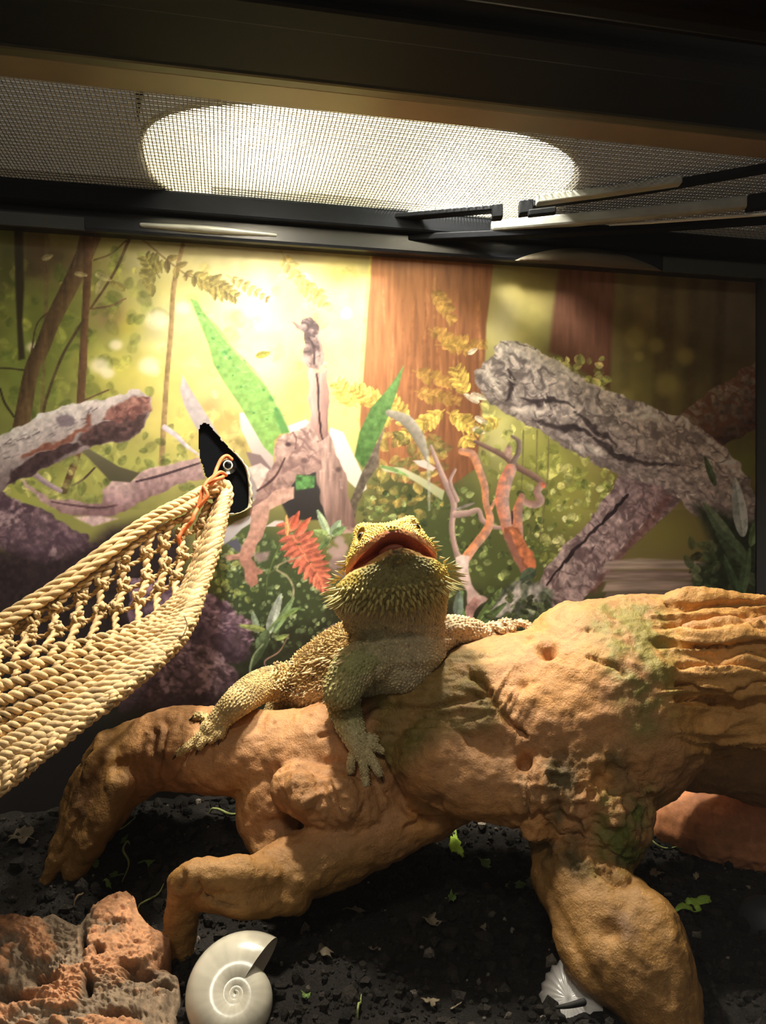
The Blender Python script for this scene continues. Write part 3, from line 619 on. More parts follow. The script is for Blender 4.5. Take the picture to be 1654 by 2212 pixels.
blob(*D4([(800, 730)])[0], 9, 9, (176, 150, 146), .8, 2); stroke(D4([(820, 600), (850, 660), (850, 760)]), [4, 6, 4], (80, 60, 62)); stroke(D4([(880, 580), (900, 700), (880, 780)]), [5, 7, 5], (176, 140, 126), al=.8)
D7 = lambda pts: [(380+x/3.938, 980+y/3.938) for x, y in pts]
poly(D7([(560, 560), (760, 640), (1000, 900), (1250, 1000), (1250, 1400), (900, 1500), (500, 1350), (350, 1000)]), (74, 92, 54), (56, 72, 44), soft=20, al=.8)
scatter(470, 720, 1150, 1400, 420, [(96, 116, 72), (74, 92, 56), (128, 146, 98), (56, 70, 44), (150, 164, 118)], (6, 13), .48, (.45, .95)); scatter(440, 560, 1160, 1290, 70, [(140, 152, 74), (168, 174, 92), (92, 110, 54)], (8, 20), .4, (.4, .9))
poly(D7([(310, 795), (380, 665), (500, 580), (640, 520), (640, 590), (560, 640), (470, 730), (400, 780)]), (186, 180, 184), (160, 154, 160), soft=1.6); poly(D7([(760, 620), (840, 570), (910, 570), (930, 600), (860, 620)]), (196, 186, 184), soft=1.5)
poly(D7([(430, 760), (520, 720), (560, 800), (530, 840)]), (84, 84, 104), soft=2)
poly(D7([(640, 480), (860, 300), (1010, 280), (1000, 380), (880, 430), (800, 480), (780, 560), (740, 680), (690, 800), (640, 880), (690, 960), (740, 980), (735, 1010), (690, 1020), (705, 1100), (640, 1125), (590, 1080), (585, 980), (530, 900), (440, 900), (420, 870), (540, 840), (600, 700), (630, 600)]), (190, 146, 132), (166, 108, 92), soft=1.6, rough=3, tex=.12, ang=60)
poly(D7([(640, 850), (800, 830), (780, 900), (700, 930)]), (150, 120, 126), soft=4, al=.8)
# red bromeliad spray
ax = spline(D7([(950, 600), (1040, 760), (1110, 880), (1200, 1010), (1252, 1120)]), 14)
for i in range(14):
    a = math.degrees(math.atan2(*(ax[min(i+1, 13)]-ax[max(i-1, 0)])[::-1])); l = np.interp(i, [0, 3, 8, 13], [26, 42, 38, 20])
    for s in (-1, 1): k = pr.uniform(.88, 1.1); leaf(ax[i][0], ax[i][1], l, l*.22, (a+s*np.interp(i, [0, 6, 13], [112, 75, 25])), [196*k, 98*k, 76*k]); 
for i in range(0, 14, 2): leaf(ax[i][0]-2, ax[i][1]-3, 22, 5, 60, (226, 118, 88), .8)
leaf(*D7([(945, 700)])[0], 46, 5, 268, (222, 150, 86)); leaf(*D7([(985, 640)])[0], 42, 7, 292, (214, 92, 64)); leaf(*D7([(1040, 660)])[0], 40, 7, 312, (212, 92, 66))
stroke(D7([(1060, 880), (950, 910), (850, 975), (950, 1050), (1000, 1160), (970, 1310)]), [3, 4, 4, 4], (150, 142, 110)); stroke(D7([(850, 980), (780, 1040), (770, 1200)]), [3, 3], (84, 100, 56)); stroke(D7([(890, 760), (830, 900), (790, 1010)]), [3, 3], (100, 120, 60))
for a in [(1300, 690, 60, 9, 245, (150, 172, 136)), (1290, 700, 34, 10, 200, (132, 158, 90)), (1320, 700, 40, 11, 300, (134, 160, 128)), (1330, 690, 34, 9, 330, (104, 134, 84)), (1300, 720, 34, 8, 130, (92, 120, 70)), (1340, 720, 30, 7, 20, (84, 112, 62))]: p_ = D7([(a[0], a[1])])[0]; leaf(*p_, *a[2:])
for x, y in [(1340, 830), (1400, 850), (1370, 890), (1420, 800), (1350, 940), (1410, 930), (1390, 740)]: blob(*D7([(x, y)])[0], 12, 11, (164, 136, 136), .9, 3)
poly(D7([(1300, 900), (1440, 880), (1460, 1040), (1380, 1080), (1330, 1010)]), (120, 96, 100), soft=5, al=.7); poly(D7([(1260, 1500), (1340, 1450), (1430, 1470), (1420, 1560), (1290, 1570)]), (134, 104, 110), soft=3, tex=.2)
# purple rocks lower left and plants in front
poly(D7([(-400, 1050), (120, 1120), (260, 1180), (400, 1260), (560, 1370), (650, 1450), (660, 1620), (600, 1780), (380, 1760), (200, 1640), (-400, 1560)]), (150, 116, 138), (52, 38, 48), soft=2, rough=6, tex=.25, ang=100, dark=(60, 42, 58))
poly(D7([(-500, 1560), (-100, 1600), (240, 1610), (330, 1680), (400, 1740), (480, 1820), (545, 1890), (520, 1980), (400, 2040), (300, 2200), (-500, 2200)]), (134, 104, 118), (44, 32, 38), soft=2, rough=6, tex=.25, ang=80, dark=(48, 34, 42), hl=(160, 130, 138))
for k in range(60):
    x = pr.uniform(150, 640); y = 1180+(x-150)*.5+pr.uniform(20, 200); stroke(D7([(x, y), (x+pr.uniform(20, 60), y+pr.uniform(-10, 30))]), [2, 5, 2], pr.choice([(178, 144, 166), (60, 42, 58), (140, 108, 130)]), al=pr.uniform(.3, .8), n=5)
for k in range(40):
    x = pr.uniform(-150, 430); y = 1640+max(0, (x-240))*.8+pr.uniform(10, 200); stroke(D7([(x, y), (x+pr.uniform(20, 50), y+pr.uniform(0, 40))]), [2, 5, 2], pr.choice([(160, 130, 140), (50, 36, 44), (120, 92, 106)]), al=pr.uniform(.3, .7), n=5)
for a in [(780, 1540, 95, 12, 288, (148, 160, 150)), (830, 1520, 90, 9, 300, (110, 138, 92)), (700, 1530, 50, 8, 255, (120, 138, 116)), (860, 1420, 60, 6, 330, (110, 138, 70)), (760, 1500, 60, 7, 190, (128, 142, 76)), (850, 1580, 30, 6, 340, (130, 150, 80)), (780, 1500, 60, 12, 110, (78, 96, 64)), (700, 1560, 40, 10, 80, (88, 108, 76)), (760, 1600, 70, 10, 120, (66, 84, 54))]: p_ = D7([(a[0], a[1])])[0]; leaf(*p_, *a[2:])
stroke(D7([(740, 1620), (660, 1720), (630, 1850), (660, 1900)]), [3, 4, 3], (130, 142, 108)); stroke(D7([(960, 1540), (880, 1680), (760, 1760), (770, 1830)]), [2, 3, 3], (150, 112, 98)); stroke(D7([(1090, 1330), (1000, 1320), (880, 1400), (790, 1500)]), [4, 5, 5], (112, 142, 84))
# right of the head: thin branches
D8 = lambda pts: [(800+x/3.308, 960+y/3.308) for x, y in pts]
BR = (190, 158, 150); BRd = (126, 98, 94); OR = (206, 124, 76)
stroke(D8([(410, 40), (415, 200), (420, 470)]), [5, 7, 4], (160, 160, 140), al=.7)
stroke(D8([(430, 10), (500, 190), (560, 330), (595, 430), (580, 600), (610, 760), (650, 850)]), [7, 12, 14, 14, 12, 12, 20], BR, BRd, n=50); stroke(D8([(605, 180), (570, 270), (620, 400)]), [6, 8, 10], BR, BRd)
stroke(D8([(610, 500), (700, 490), (770, 470), (800, 540), (870, 585), (950, 600)]), [16, 14, 10, 12, 10, 8], BR, BRd, n=40); stroke(D8([(610, 465), (680, 440), (740, 420)]), [4, 7, 3], (130, 120, 116))
stroke(D8([(650, 50), (730, 75), (775, 180), (815, 300), (825, 420), (855, 540), (820, 630), (740, 730), (655, 850)]), [14, 18, 16, 16, 14, 17, 20, 19, 22], (178, 134, 118), OR, n=60)
stroke(D8([(850, 480), (890, 400), (915, 340)]), [8, 6, 4], (196, 130, 96))
stroke(D8([(750, -20), (950, 80), (1030, 150), (1180, 235), (1240, 290)]), [8, 13, 14, 14, 12], (150, 116, 104), (100, 72, 66), n=40); stroke(D8([(990, 30), (980, 60), (1000, 90)]), [14, 16, 10], (166, 132, 120))
stroke(D8([(1010, -60), (1060, -20), (1055, 60), (1020, 130), (985, 200)]), [6, 10, 11, 12, 14], (150, 130, 122), (104, 82, 76), n=40)
stroke(D8([(1000, 180), (960, 280), (940, 400), (965, 540), (1000, 660)]), [26, 30, 30, 26, 26], (176, 146, 142), (206, 116, 84), n=50)
stroke(D8([(1220, 290), (1190, 340), (1215, 400), (1180, 430), (1120, 420), (1075, 385)]), [16, 16, 18, 16, 15, 14], (176, 144, 138), (140, 100, 92), n=50); stroke(D8([(1230, 285), (1238, 300)]), [10, 8], (206, 110, 80))
stroke(D8([(1080, 370), (1050, 480), (1050, 600), (1040, 700)]), [14, 22, 24, 30], (166, 128, 120), (196, 112, 74), n=40); stroke(D8([(1012, 480), (1012, 570)]), [3, 5, 2], (74, 48, 46))
poly(D8([(950, 600), (1060, 600), (1100, 680), (1160, 790), (1185, 870), (1150, 920), (1170, 950), (1130, 975), (1080, 920), (1020, 820), (990, 700), (940, 640)]), (196, 116, 74), (172, 92, 56), soft=2, rough=4, tex=.15, ang=40, dark=(120, 66, 46)); poly(D8([(940, 630), (1000, 650), (1070, 800), (1120, 960), (1080, 920), (1000, 780)]), (140, 90, 80), soft=3, al=.8)
poly(D8([(610, 810), (650, 790), (710, 800), (690, 880), (720, 1000), (780, 1080), (835, 1110), (760, 1170), (720, 1260), (680, 1300), (690, 1150), (680, 1060), (640, 960), (600, 890)]), (206, 184, 178), (160, 130, 128), soft=2, rough=3, tex=.1, ang=60)
poly(D8([(680, 1160), (740, 1090), (790, 1120), (740, 1200), (700, 1300)]), (150, 108, 104), soft=2, tex=.2)
stroke(D8([(650, 1060), (640, 1150), (680, 1280)]), [10, 13, 12], (92, 130, 66))
poly(D8([(730, 1300), (800, 1180), (920, 1050), (1040, 970), (1110, 945), (1180, 1000), (1300, 1040), (1300, 1200), (1180, 1330), (760, 1340)]), (104, 112, 96), (62, 70, 54), soft=4, tex=.25, dark=(44, 54, 40))
poly(D8([(860, 1180), (950, 1080), (1060, 1000), (1080, 1060), (1000, 1200), (900, 1260)]), (156, 150, 146), soft=4, tex=.2, rough=6); poly(D8([(1130, 1000), (1220, 1010), (1200, 1120), (1120, 1140)]), (140, 136, 132), soft=5, tex=.25, rough=6)
for a in [(750, 1290, 100, 9, 305, (96, 124, 64)), (770, 1300, 80, 9, 320, (80, 104, 60)), (1240, 1230, 50, 5, 200, (140, 150, 120)), (1180, 900, 40, 14, 150, (66, 84, 64)), (620, 1240, 60, 12, 275, (96, 116, 104))]: p_ = D8([(a[0], a[1])])[0]; leaf(*p_, *a[2:])
scatter(1050, 1220, 1290, 1360, 60, [(60, 74, 40), (84, 100, 56), (48, 58, 34)], (10, 22), .35, (.5, .9))
w_ = win(-700, 1800, 1480, 1800); IMG[w_] = IMG[w_]*(1-smooth(1480, 1600, PYY[w_])[..., None])+C(30, 26, 24)*smooth(1480, 1600, PYY[w_])[..., None]

# photographed colours -> print pigment: even out how the lamp falls on the photographed sheet
ill = np.clip(0.34+0.62*np.exp(-((PX-640)/620)**2-((PYY-760)/620)**2), 0.3, 1.0)
IMG = np.clip(IMG, 0, 255); IMG = IMG*.74+IMG.mean(-1, keepdims=True)*.26; IMG = 255*(IMG/255)**1.10
alb = np.clip(lin(np.clip(IMG, 0, 255))/ill[..., None]*0.92, 0.004, 0.88)
# the torn place
TEAR = [(431, 918), (440, 914), (450, 916), (461, 934), (478, 951), (496, 969), (513, 986), (529, 1009), (536, 1040), (538, 1075), (534, 1098), (513, 1109), (500, 1112), (480, 1112), (462, 1096), (452, 1060), (441, 1021), (434, 1000), (429, 976), (426, 941)]
hole = inpoly(PX+2.5*NA, PYY+2.5*ND, TEAR)
idx = np.arange(nz*nx).reshape(nz, nx)
q = np.stack([idx[:-1, :-1], idx[:-1, 1:], idx[1:, 1:], idx[1:, :-1]], -1).reshape(-1, 4)
hq = hole[:-1, :-1].ravel(); q = q[~hq]
me = bpy.data.meshes.new('forest_poster'); me.vertices.add(nz*nx); me.vertices.foreach_set('co', (PP+np.array([0, 0.0, 0])).astype(np.float32).ravel())
me.loops.add(len(q)*4); me.loops.foreach_set('vertex_index', q.ravel().astype(np.int32)); me.polygons.add(len(q)); me.polygons.foreach_set('loop_start', np.arange(0, len(q)*4, 4, dtype=np.int32)); me.polygons.foreach_set('loop_total', np.full(len(q), 4, np.int32)); me.update(calc_edges=True)
set_col(me, alb.reshape(-1, 3))
M['poster'] = mat('printed_paper', rough=0.42, attr=True, spec=0.3)
poster = obj('forest_poster', me, M['poster'], smooth_=False)
tag(poster, 'printed forest backdrop with driftwood and plants, torn near the hammock hook', 'poster')
# curled torn paper lip
tl = MB(); E = spline(TEAR[5:14], 40); V = []; Fc = []
for i, (x, y) in enumerate(E):
    nrm_ = np.array([0.8, -0.25]); wd_ = np.interp(i, [0, 12, 24, 34, 39], [2, 6, 9, 16, 8])*(1+0.35*math.sin(i*2.1)+0.2*math.sin(i*5.3))
    a = PYp(x-1, y, BACK-0.0006); b_ = PYp(x+wd_*nrm_[0]*.5, y+wd_*nrm_[1]*.5, BACK-0.0035); c_ = PYp(x+wd_*nrm_[0], y+wd_*nrm_[1], BACK-0.002)
    V += [a, b_, c_, c_+np.array([0, 0.0004, 0]), b_+np.array([0, 0.0004, 0]), a+np.array([0, 0.0004, 0])]
for i in range(39):
    for j in range(6): Fc.append((i*6+j, i*6+(j+1) % 6, i*6+6+(j+1) % 6, i*6+6+j))
tl.add(V, Fc); o_ = tl.build('torn_edge', mat('paper_back', (0.62, 0.52, 0.34), 0.8, var=[(300, .2, 3)]), poster); o_['label'] = 'curled cream torn paper edge'
# ================================================================== the resin log
KD = 1.12                 # the log and the lizard stand in the rear half of the tank: one factor on their estimated distances
def QK(a, b, t): return Q(a, b, t*KD)
def qs(lst): return [QK(a, b, t) for a, b, t, r in lst], [r*t*KD/F for a, b, t, r in lst]     # (px, py, distance, radius in px)
L = MB()
def limb(lst, sides=20, ell=None, n=None):
    p, r = qs(lst); L.tube(p, r, sides, n=n or (len(p)-1)*8+1, ell=ell)
# main trunk
limb([(300, 1632, .515, 62), (350, 1620, .508, 86), (440, 1622, .500, 92), (540, 1626, .495, 94), (640, 1632, .490, 104), (760, 1625, .487, 128), (880, 1605, .484, 158), (1000, 1575, .480, 182), (1110, 1560, .476, 190), (1230, 1550, .470, 205), (1320, 1530, .470, 215)], 28)
limb([(1010, 1430, .490, 62), (1100, 1440, .486, 78), (1200, 1450, .484, 96), (1300, 1430, .486, 132), (1400, 1420, .490, 130)], 22)
# right arm (ridged), leaves the picture
limb([(1290, 1480, .478, 190), (1400, 1445, .478, 162), (1500, 1445, .478, 158), (1620, 1450, .480, 160), (1760, 1450, .485, 165), (1860, 1460, .488, 150)], 26)
limb([(1440, 1310, .470, 24), (1480, 1303, .468, 34), (1560, 1315, .468, 34), (1700, 1320, .470, 36)], 14)
limb([(1500, 1375, .438, 38), (1600, 1372, .436, 44), (1760, 1375, .438, 44)], 14); limb([(1430, 1470, .436, 46), (1560, 1465, .430, 52), (1760, 1465, .430, 56)], 14); limb([(1440, 1560, .440, 42), (1560, 1555, .434, 52), (1640, 1560, .432, 62), (1780, 1570, .436, 62)], 14); limb([(1440, 1420, .437, 26), (1520, 1415, .434, 30), (1700, 1418, .434, 30)], 10)
limb([(1400, 1580, .500, 90), (1520, 1615, .505, 95), (1700, 1640, .51, 100), (1850, 1640, .51, 90)], 18)
# front trunk and front foot
limb([(1240, 1590, .462, 190), (1250, 1690, .450, 165), (1262, 1780, .440, 140), (1258, 1870, .425, 108), (1285, 1950, .408, 102), (1345, 2040, .392, 126), (1400, 2130, .380, 112), (1425, 2220, .372, 84), (1425, 2330, .366, 66)], 26)
limb([(1180, 1690, .432, 92), (1290, 1740, .424, 84), (1300, 1800, .424, 70), (1250, 1850, .424, 60)], 18)
limb([(1340, 1930, .398, 52), (1400, 2000, .384, 66), (1440, 2090, .374, 60), (1450, 2180, .368, 40)], 14)
limb([(1180, 1890, .420, 36), (1215, 1990, .400, 36), (1250, 2070, .385, 42), (1330, 2140, .374, 38), (1440, 2200, .368, 34)], 12)
# left leg
limb([(330, 1625, .508, 80), (270, 1660, .512, 82), (215, 1730, .508, 72), (168, 1810, .500, 54), (125, 1880, .494, 38), (85, 1930, .488, 20)], 20)
limb([(230, 1620, .505, 42), (200, 1640, .506, 26)], 12); limb([(225, 1640, .49, 30), (170, 1760, .482, 26), (120, 1860, .480, 20), (82, 1930, .479, 10)], 12); limb([(262, 1690, .485, 34), (205, 1800, .482, 32), (160, 1880, .482, 22)], 12)
# central burl, crotch and the low front branch
limb([(640, 1700, .455, 54), (690, 1722, .446, 64), (760, 1735, .446, 64), (830, 1755, .452, 50)], 20)
limb([(648, 1695, .437, 32), (660, 1720, .433, 36)], 12); limb([(735, 1705, .434, 34), (745, 1740, .432, 36)], 12)
limb([(600, 1690, .485, 84), (590, 1770, .480, 78), (600, 1830, .470, 60)], 18)
limb([(950, 1690, .470, 100), (900, 1740, .462, 80), (800, 1800, .452, 76), (700, 1850, .442, 74), (600, 1895, .430, 68), (520, 1925, .421, 62), (455, 1925, .416, 50)], 24)
limb([(575, 1895, .418, 42), (500, 1890, .409, 36), (420, 1890, .405, 32), (396, 1905, .406, 32)], 16)
limb([(640, 1935, .425, 40), (520, 1950, .409, 36), (450, 1935, .409, 30)], 14)
limb([(400, 1905, .412, 38), (392, 1980, .420, 38), (388, 2060, .424, 40), (385, 2110, .426, 38)], 14)
limb([(940, 1640, .440, 90), (1020, 1680, .436, 90), (1110, 1690, .436, 90)], 18)
limb([(1150, 1782, .418, 20), (1158, 1800, .418, 22)], 10); limb([(1200, 1790, .418, 20), (1230, 1800, .418, 20)], 10)
lme = fuse(L, 0.0016, 3, 0.5)
V, Nn = arr(lme)
px, py, tt = proj(V); tt = tt/KD
view = CAM-V; face = np.einsum('ij,ij->i', Nn, view)/np.linalg.norm(view, axis=1)
front = smooth(-0.05, 0.35, face)
# big lumps, then grain that runs along the limbs, then grit
disp = 0.0030*fbm(V*28, 3, 21)+0.0015*fbm(V*85, 3, 22)+0.0006*fbm(V*260, 2, 23)
def mask(pts, soft=26):
    P = np.asarray(pts, float); s = polydist(px, py, np.vstack([P, P[:1]])); s = np.where(inpoly(px, py, P), s, -s); return smooth(-soft, soft, s)*front
ARM = mask([(1420, 1300), (1480, 1262), (1900, 1262), (1900, 1640), (1500, 1640), (1430, 1540), (1405, 1420)])
rough_zone = mask([(1180, 1640), (1330, 1620), (1420, 1700), (1400, 1860), (1290, 1900), (1150, 1850), (1100, 1760), (1120, 1680)], 40)
moss = np.clip(mask([(1270, 1300), (1420, 1290), (1460, 1420), (1440, 1560), (1380, 1600), (1330, 1480), (1290, 1400)], 50), 0, 1)
green = mask([(790, 1500), (960, 1400), (1060, 1400), (1050, 1480), (1095, 1540), (1060, 1580), (960, 1590), (930, 1610), (860, 1680), (820, 1650), (800, 1560)], 26)
arm_rid = 1-np.abs(vnoise(np.stack([px/170, py/17+0.9*vnoise(np.stack([px/90, py/40, 0*px], 1), 5), 0*px], 1), 33))*2
disp += ARM*(0.0026*arm_rid-0.001)
burl = mask([(590, 1690), (640, 1660), (840, 1690), (850, 1780), (800, 1810), (640, 1800)], 14)
disp += (rough_zone*0.0042+burl*0.0016)*fbm(V*150, 3, 41, ridged=True)+moss*0.0010*fbm(V*320, 2, 43)
fl = fbm(np.stack([px/60, py/9, tt*20], 1), 3, 51, ridged=True); disp += green*0.0016*fl
wr = 1-np.abs(vnoise(np.stack([(px*0.86+py*0.5)/13, (py*0.86-px*0.5)/110, 0*px], 1), 61))*2
disp += 0.0011*wr*mask([(1050, 1450), (1140, 1450), (1180, 1560), (1120, 1600), (1060, 1520)], 20)+0.0009*wr*mask([(760, 1540), (700, 1570), (690, 1640), (760, 1640)], 14)
def groove(pts, wd, dep):
    global disp
    d = polydist(px+3*vnoise(V*300, 3), py+3*vnoise(V*300, 4), spline(np.asarray(pts, float), 30)); disp -= front*dep*np.exp(-(d/wd)**2)
groove([(790, 1530), (830, 1522), (900, 1532), (950, 1525), (1020, 1510), (1060, 1495)], 5, .0042)
groove([(1020, 1460), (1045, 1480), (1075, 1530), (1105, 1565), (1135, 1590)], 5, .0055); groove([(1005, 1440), (1020, 1465)], 3.5, .003); groove([(1010, 1500), (1050, 1508), (1080, 1520)], 5, .003)
for q_ in [[(800, 1555), (860, 1568), (940, 1572)], [(805, 1585), (870, 1592), (930, 1596)], [(890, 1545), (930, 1556), (960, 1548), (1010, 1535)], [(1000, 1560), (1040, 1548), (1070, 1540)]]: groove(q_, 3, .0022)
groove([(810, 1600), (825, 1650), (850, 1700), (880, 1745), (930, 1780)], 9, .007); groove([(690, 1590), (720, 1575), (740, 1565)], 6, .004)
groove([(600, 1665), (640, 1655), (700, 1672), (760, 1668), (800, 1690)], 6, .003); groove([(715, 1690), (722, 1720), (730, 1760)], 4, .0025)
groove([(360, 1560), (350, 1620), (340, 1680), (350, 1720)], 6, .0022); groove([(335, 1580), (330, 1620)], 7, .003); groove([(430, 1590), (400, 1640), (370, 1690)], 5, .002)
groove([(1000, 1795), (1100, 1770), (1180, 1760), (1250, 1775)], 10, .004); groove([(880, 1790), (960, 1770), (1000, 1790)], 8, .004)
groove([(1290, 1880), (1330, 1910), (1365, 1900)], 6, .003); groove([(1270, 1420), (1320, 1440), (1350, 1460)], 4, .003)
for q_ in [[(1440, 1350), (1520, 1340), (1654, 1330), (1800, 1335)], [(1450, 1395), (1560, 1400), (1654, 1390), (1800, 1396)], [(1470, 1440), (1560, 1432), (1654, 1440), (1800, 1440)], [(1460, 1478), (1520, 1490), (1580, 1500), (1654, 1475), (1800, 1480)], [(1440, 1305), (1500, 1312), (1654, 1300)], [(1460, 1515), (1560, 1518), (1700, 1510)]]: groove(q_, 5, .0052)
groove([(150, 1700), (130, 1800), (100, 1880)], 5, .002); groove([(215, 1650), (190, 1700), (165, 1780), (130, 1850)], 9, .0035); groove([(425, 1900), (440, 1930), (480, 1950), (520, 1960)], 4, .003); groove([(398, 1890), (390, 1920)], 5, .003)
for (hx, hy, hr, hd) in [(1182, 1402, 15, .012), (1113, 1362, 4, .003), (1143, 1376, 4, .003), (1133, 1650, 13, .010), (1125, 1480, 14, .004), (1310, 2010, 30, .006), (1045, 1478, 12, .006), (1270, 1362, 4, .003), (560, 1500, 4, .002), (590, 1560, 4, .002), (940, 1740, 14, .006), (1180, 1830, 16, .006), (1290, 1770, 22, .005), (1205, 1740, 14, .005)]:
    disp -= front*hd*np.exp(-(np.hypot(px-hx, py-hy)/hr)**2)
V2 = V+Nn*disp[:, None]*KD; put(lme, V2)
# colour: clay brown, ochre, moss green, dark stains
n1 = fbm(V*22, 4, 71)[:, None]; n2 = fbm(V*120, 3, 72)[:, None]; n3 = fbm(V*60, 3, 73)[:, None]
c = lin((184, 132, 82))*(1+0.25*n1)+0*n2
c = c*(1-smooth(0.05, 0.5, n1))+lin((190, 134, 72))*smooth(0.05, 0.5, n1)
low = np.maximum(smooth(1770, 1900, py), smooth(330, 240, px))[:, None]; c = c*(1-0.85*low)+lin((140, 102, 46))*0.85*low  # olive tone; also shade put into the colour, below and on the left leg
c = c*(1-0.6*ARM[:, None])+lin((204, 150, 72))*0.6*ARM[:, None]
gm = green[:, None]*np.clip(0.75+0.5*n3, 0, 1); c = c*(1-gm)+lin((118, 104, 44))*gm
mm = np.clip(moss[:, None]*(0.75+1.2*n2+0.5*n3), 0, .85); c = c*(1-mm)+lin((124, 118, 54))*mm
rm = np.clip(rough_zone[:, None]*(0.35+1.6*n3), 0, .85); c = c*(1-rm)+lin((70, 66, 30))*rm
g2 = np.clip(mask([(1290, 1720), (1400, 1700), (1390, 1860), (1290, 1890)], 30)[:, None]*(0.4+1.5*n2), 0, .8); c = c*(1-g2)+lin((92, 104, 34))*g2
st = np.clip(mask([(1240, 1930), (1330, 1950), (1400, 2060), (1330, 2110), (1260, 2020)], 40)[:, None]*(0.1+1.8*n3), 0, .7); c = c*(1-st)+lin((84, 54, 24))*st
for pt in [[(150, 1650), (230, 1640), (200, 1760), (160, 1800)], [(340, 1590), (380, 1600), (360, 1660), (335, 1640)]]:
    s_ = np.clip(mask(pt, 24)[:, None]*(0.1+2.2*n3), 0, .6); c = c*(1-s_)+lin((96, 62, 30))*s_
c = np.clip(c*(1+0.22*n2), 0.01, 0.9)
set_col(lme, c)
M['log'] = mat('resin_log', rough=0.52, attr=True, spec=0.45, var=[(420, .16, 5)], bumps=[('noise', 800, 0.5, 0.0014), ('noise', 190, 0.45, 0.003)])
log = obj('resin_log', lme, M['log'])
tag(log, 'gnarled ochre brown resin log with green mossy patches, lizard resting on it', 'log')
LT = BVHTree.FromPolygons([tuple(p) for p in V2], [tuple(p.vertices) for p in lme.polygons])
def tlog(a, b_, default=.47):
    d = Vector(Q(a, b_, 1.0)-CAM); ln = d.length; hit = LT.ray_cast(Vector(CAM), d/ln, 2.0)
    return hit[3]/ln/KD if hit[0] is not None else default
# ================================================================== bearded dragon
liz = empty('bearded_dragon', QK(760, 1510, .49))
tag(liz, 'yellow and tan bearded dragon with open mouth lying on the log', 'lizard')
B = MB(); SEG = []        # SEG: (point, direction) samples used for how scales lie
def part(lst, sides=20, ell=None, n=None, flow=1):
    p, r = qs(lst); B.tube(p, r, sides, n=n or (len(p)-1)*8+1, ell=ell)
    C_ = spline(p, 24); T_ = np.gradient(C_, axis=0)*flow
    for a, d in zip(C_, T_): SEG.append(np.concatenate([a, d/(np.linalg.norm(d)+1e-9)]))
# head frame: roll 9 deg (right side up), pitch, small yaw
ro = R(9); yw = R(5)
rr_ = RT*math.cos(ro)+UP*math.sin(ro); uu_ = UP*math.cos(ro)-RT*math.sin(ro)
f0 = -FW*math.cos(yw)+rr_*math.sin(yw); r0 = rr_*math.cos(yw)+FW*math.sin(yw)
HO = QK(847, 1226, .452)
def hframe(p): return f0*math.cos(p)+uu_*math.sin(p), uu_*math.cos(p)-f0*math.sin(p)
sU, cU = hframe(R(27)); sL, cL = hframe(R(20.5))
def H(x, y, z): return HO+(r0*x+sU*y+cU*z)*KD
def J(x, y, z): return HO+(r0*x+sL*y+cL*(z-0.0015))*KD
# upper head sections: y, half width, height, brow half width, palate height
UPS = [(-.024, .0235, .0150, .011, .000), (-.016, .0262, .0190, .0135, .002), (-.006, .0268, .0218, .0155, .0035), (.004, .0262, .0238, .0172, .005), (.012, .0240, .0246, .0176, .006), (.018, .0217, .0232, .0158, .006), (.024, .0188, .0186, .0128, .006), (.031, .0148, .0146, .0092, .0055), (.037, .0108, .0112, .0062, .005), (.042, .0068, .0082, .0038, .0035), (.0450, .0032, .0052, .0018, .001)]
rings = []
for (y, W, h, bw, pal) in UPS:
    half = [(W, .0000), (W*1.03, .0028), (W*1.02, .22*h+.001), (W*.93, .45*h), (W*.84, .66*h), (bw*1.08, .86*h), (bw, h*.99), (bw*.80, h), (bw*.45, h*.925), (0, h*.90)]
    outer = half+[(-x, z) for x, z in half[-2::-1]]
    inner = [(-W*.93, -.0002), (-W*.80, pal*.35), (-W*.55, pal*.5), (0, pal*.6), (W*.55, pal*.5), (W*.80, pal*.35), (W*.93, -.0002)]
    rings.append(np.array([H(x, y, z) for x, z in outer+inner]))
B.loft(rings)
# lower jaw
LOS = [(-.022, .0225, .012, .001), (-.012, .0258, .013, .001), (0, .0262, .013, .002), (.010, .0232, .012, .003), (.019, .0190, .011, .0034), (.027, .0148, .0098, .0034), (.034, .0105, .0085, .003), (.039, .0066, .007, .002), (.0425, .0028, .0045, .0005)]
rings = []
for (y, W, dp, fl) in LOS:
    top = [(-W*.90, .0000), (-W*.72, -fl), (0, -fl*1.1), (W*.72, -fl), (W*.90, .0000)]
    bot = [(W, -.0012), (W*1.01, -.0035), (W*.90, -dp*.62), (W*.55, -dp*.95), (0, -dp), (-W*.55, -dp*.95), (-W*.90, -dp*.62), (-W*1.01, -.0035), (-W, -.0012)]
    rings.append(np.array([J(x, y, z) for x, z in top+bot]))
B.loft(rings)
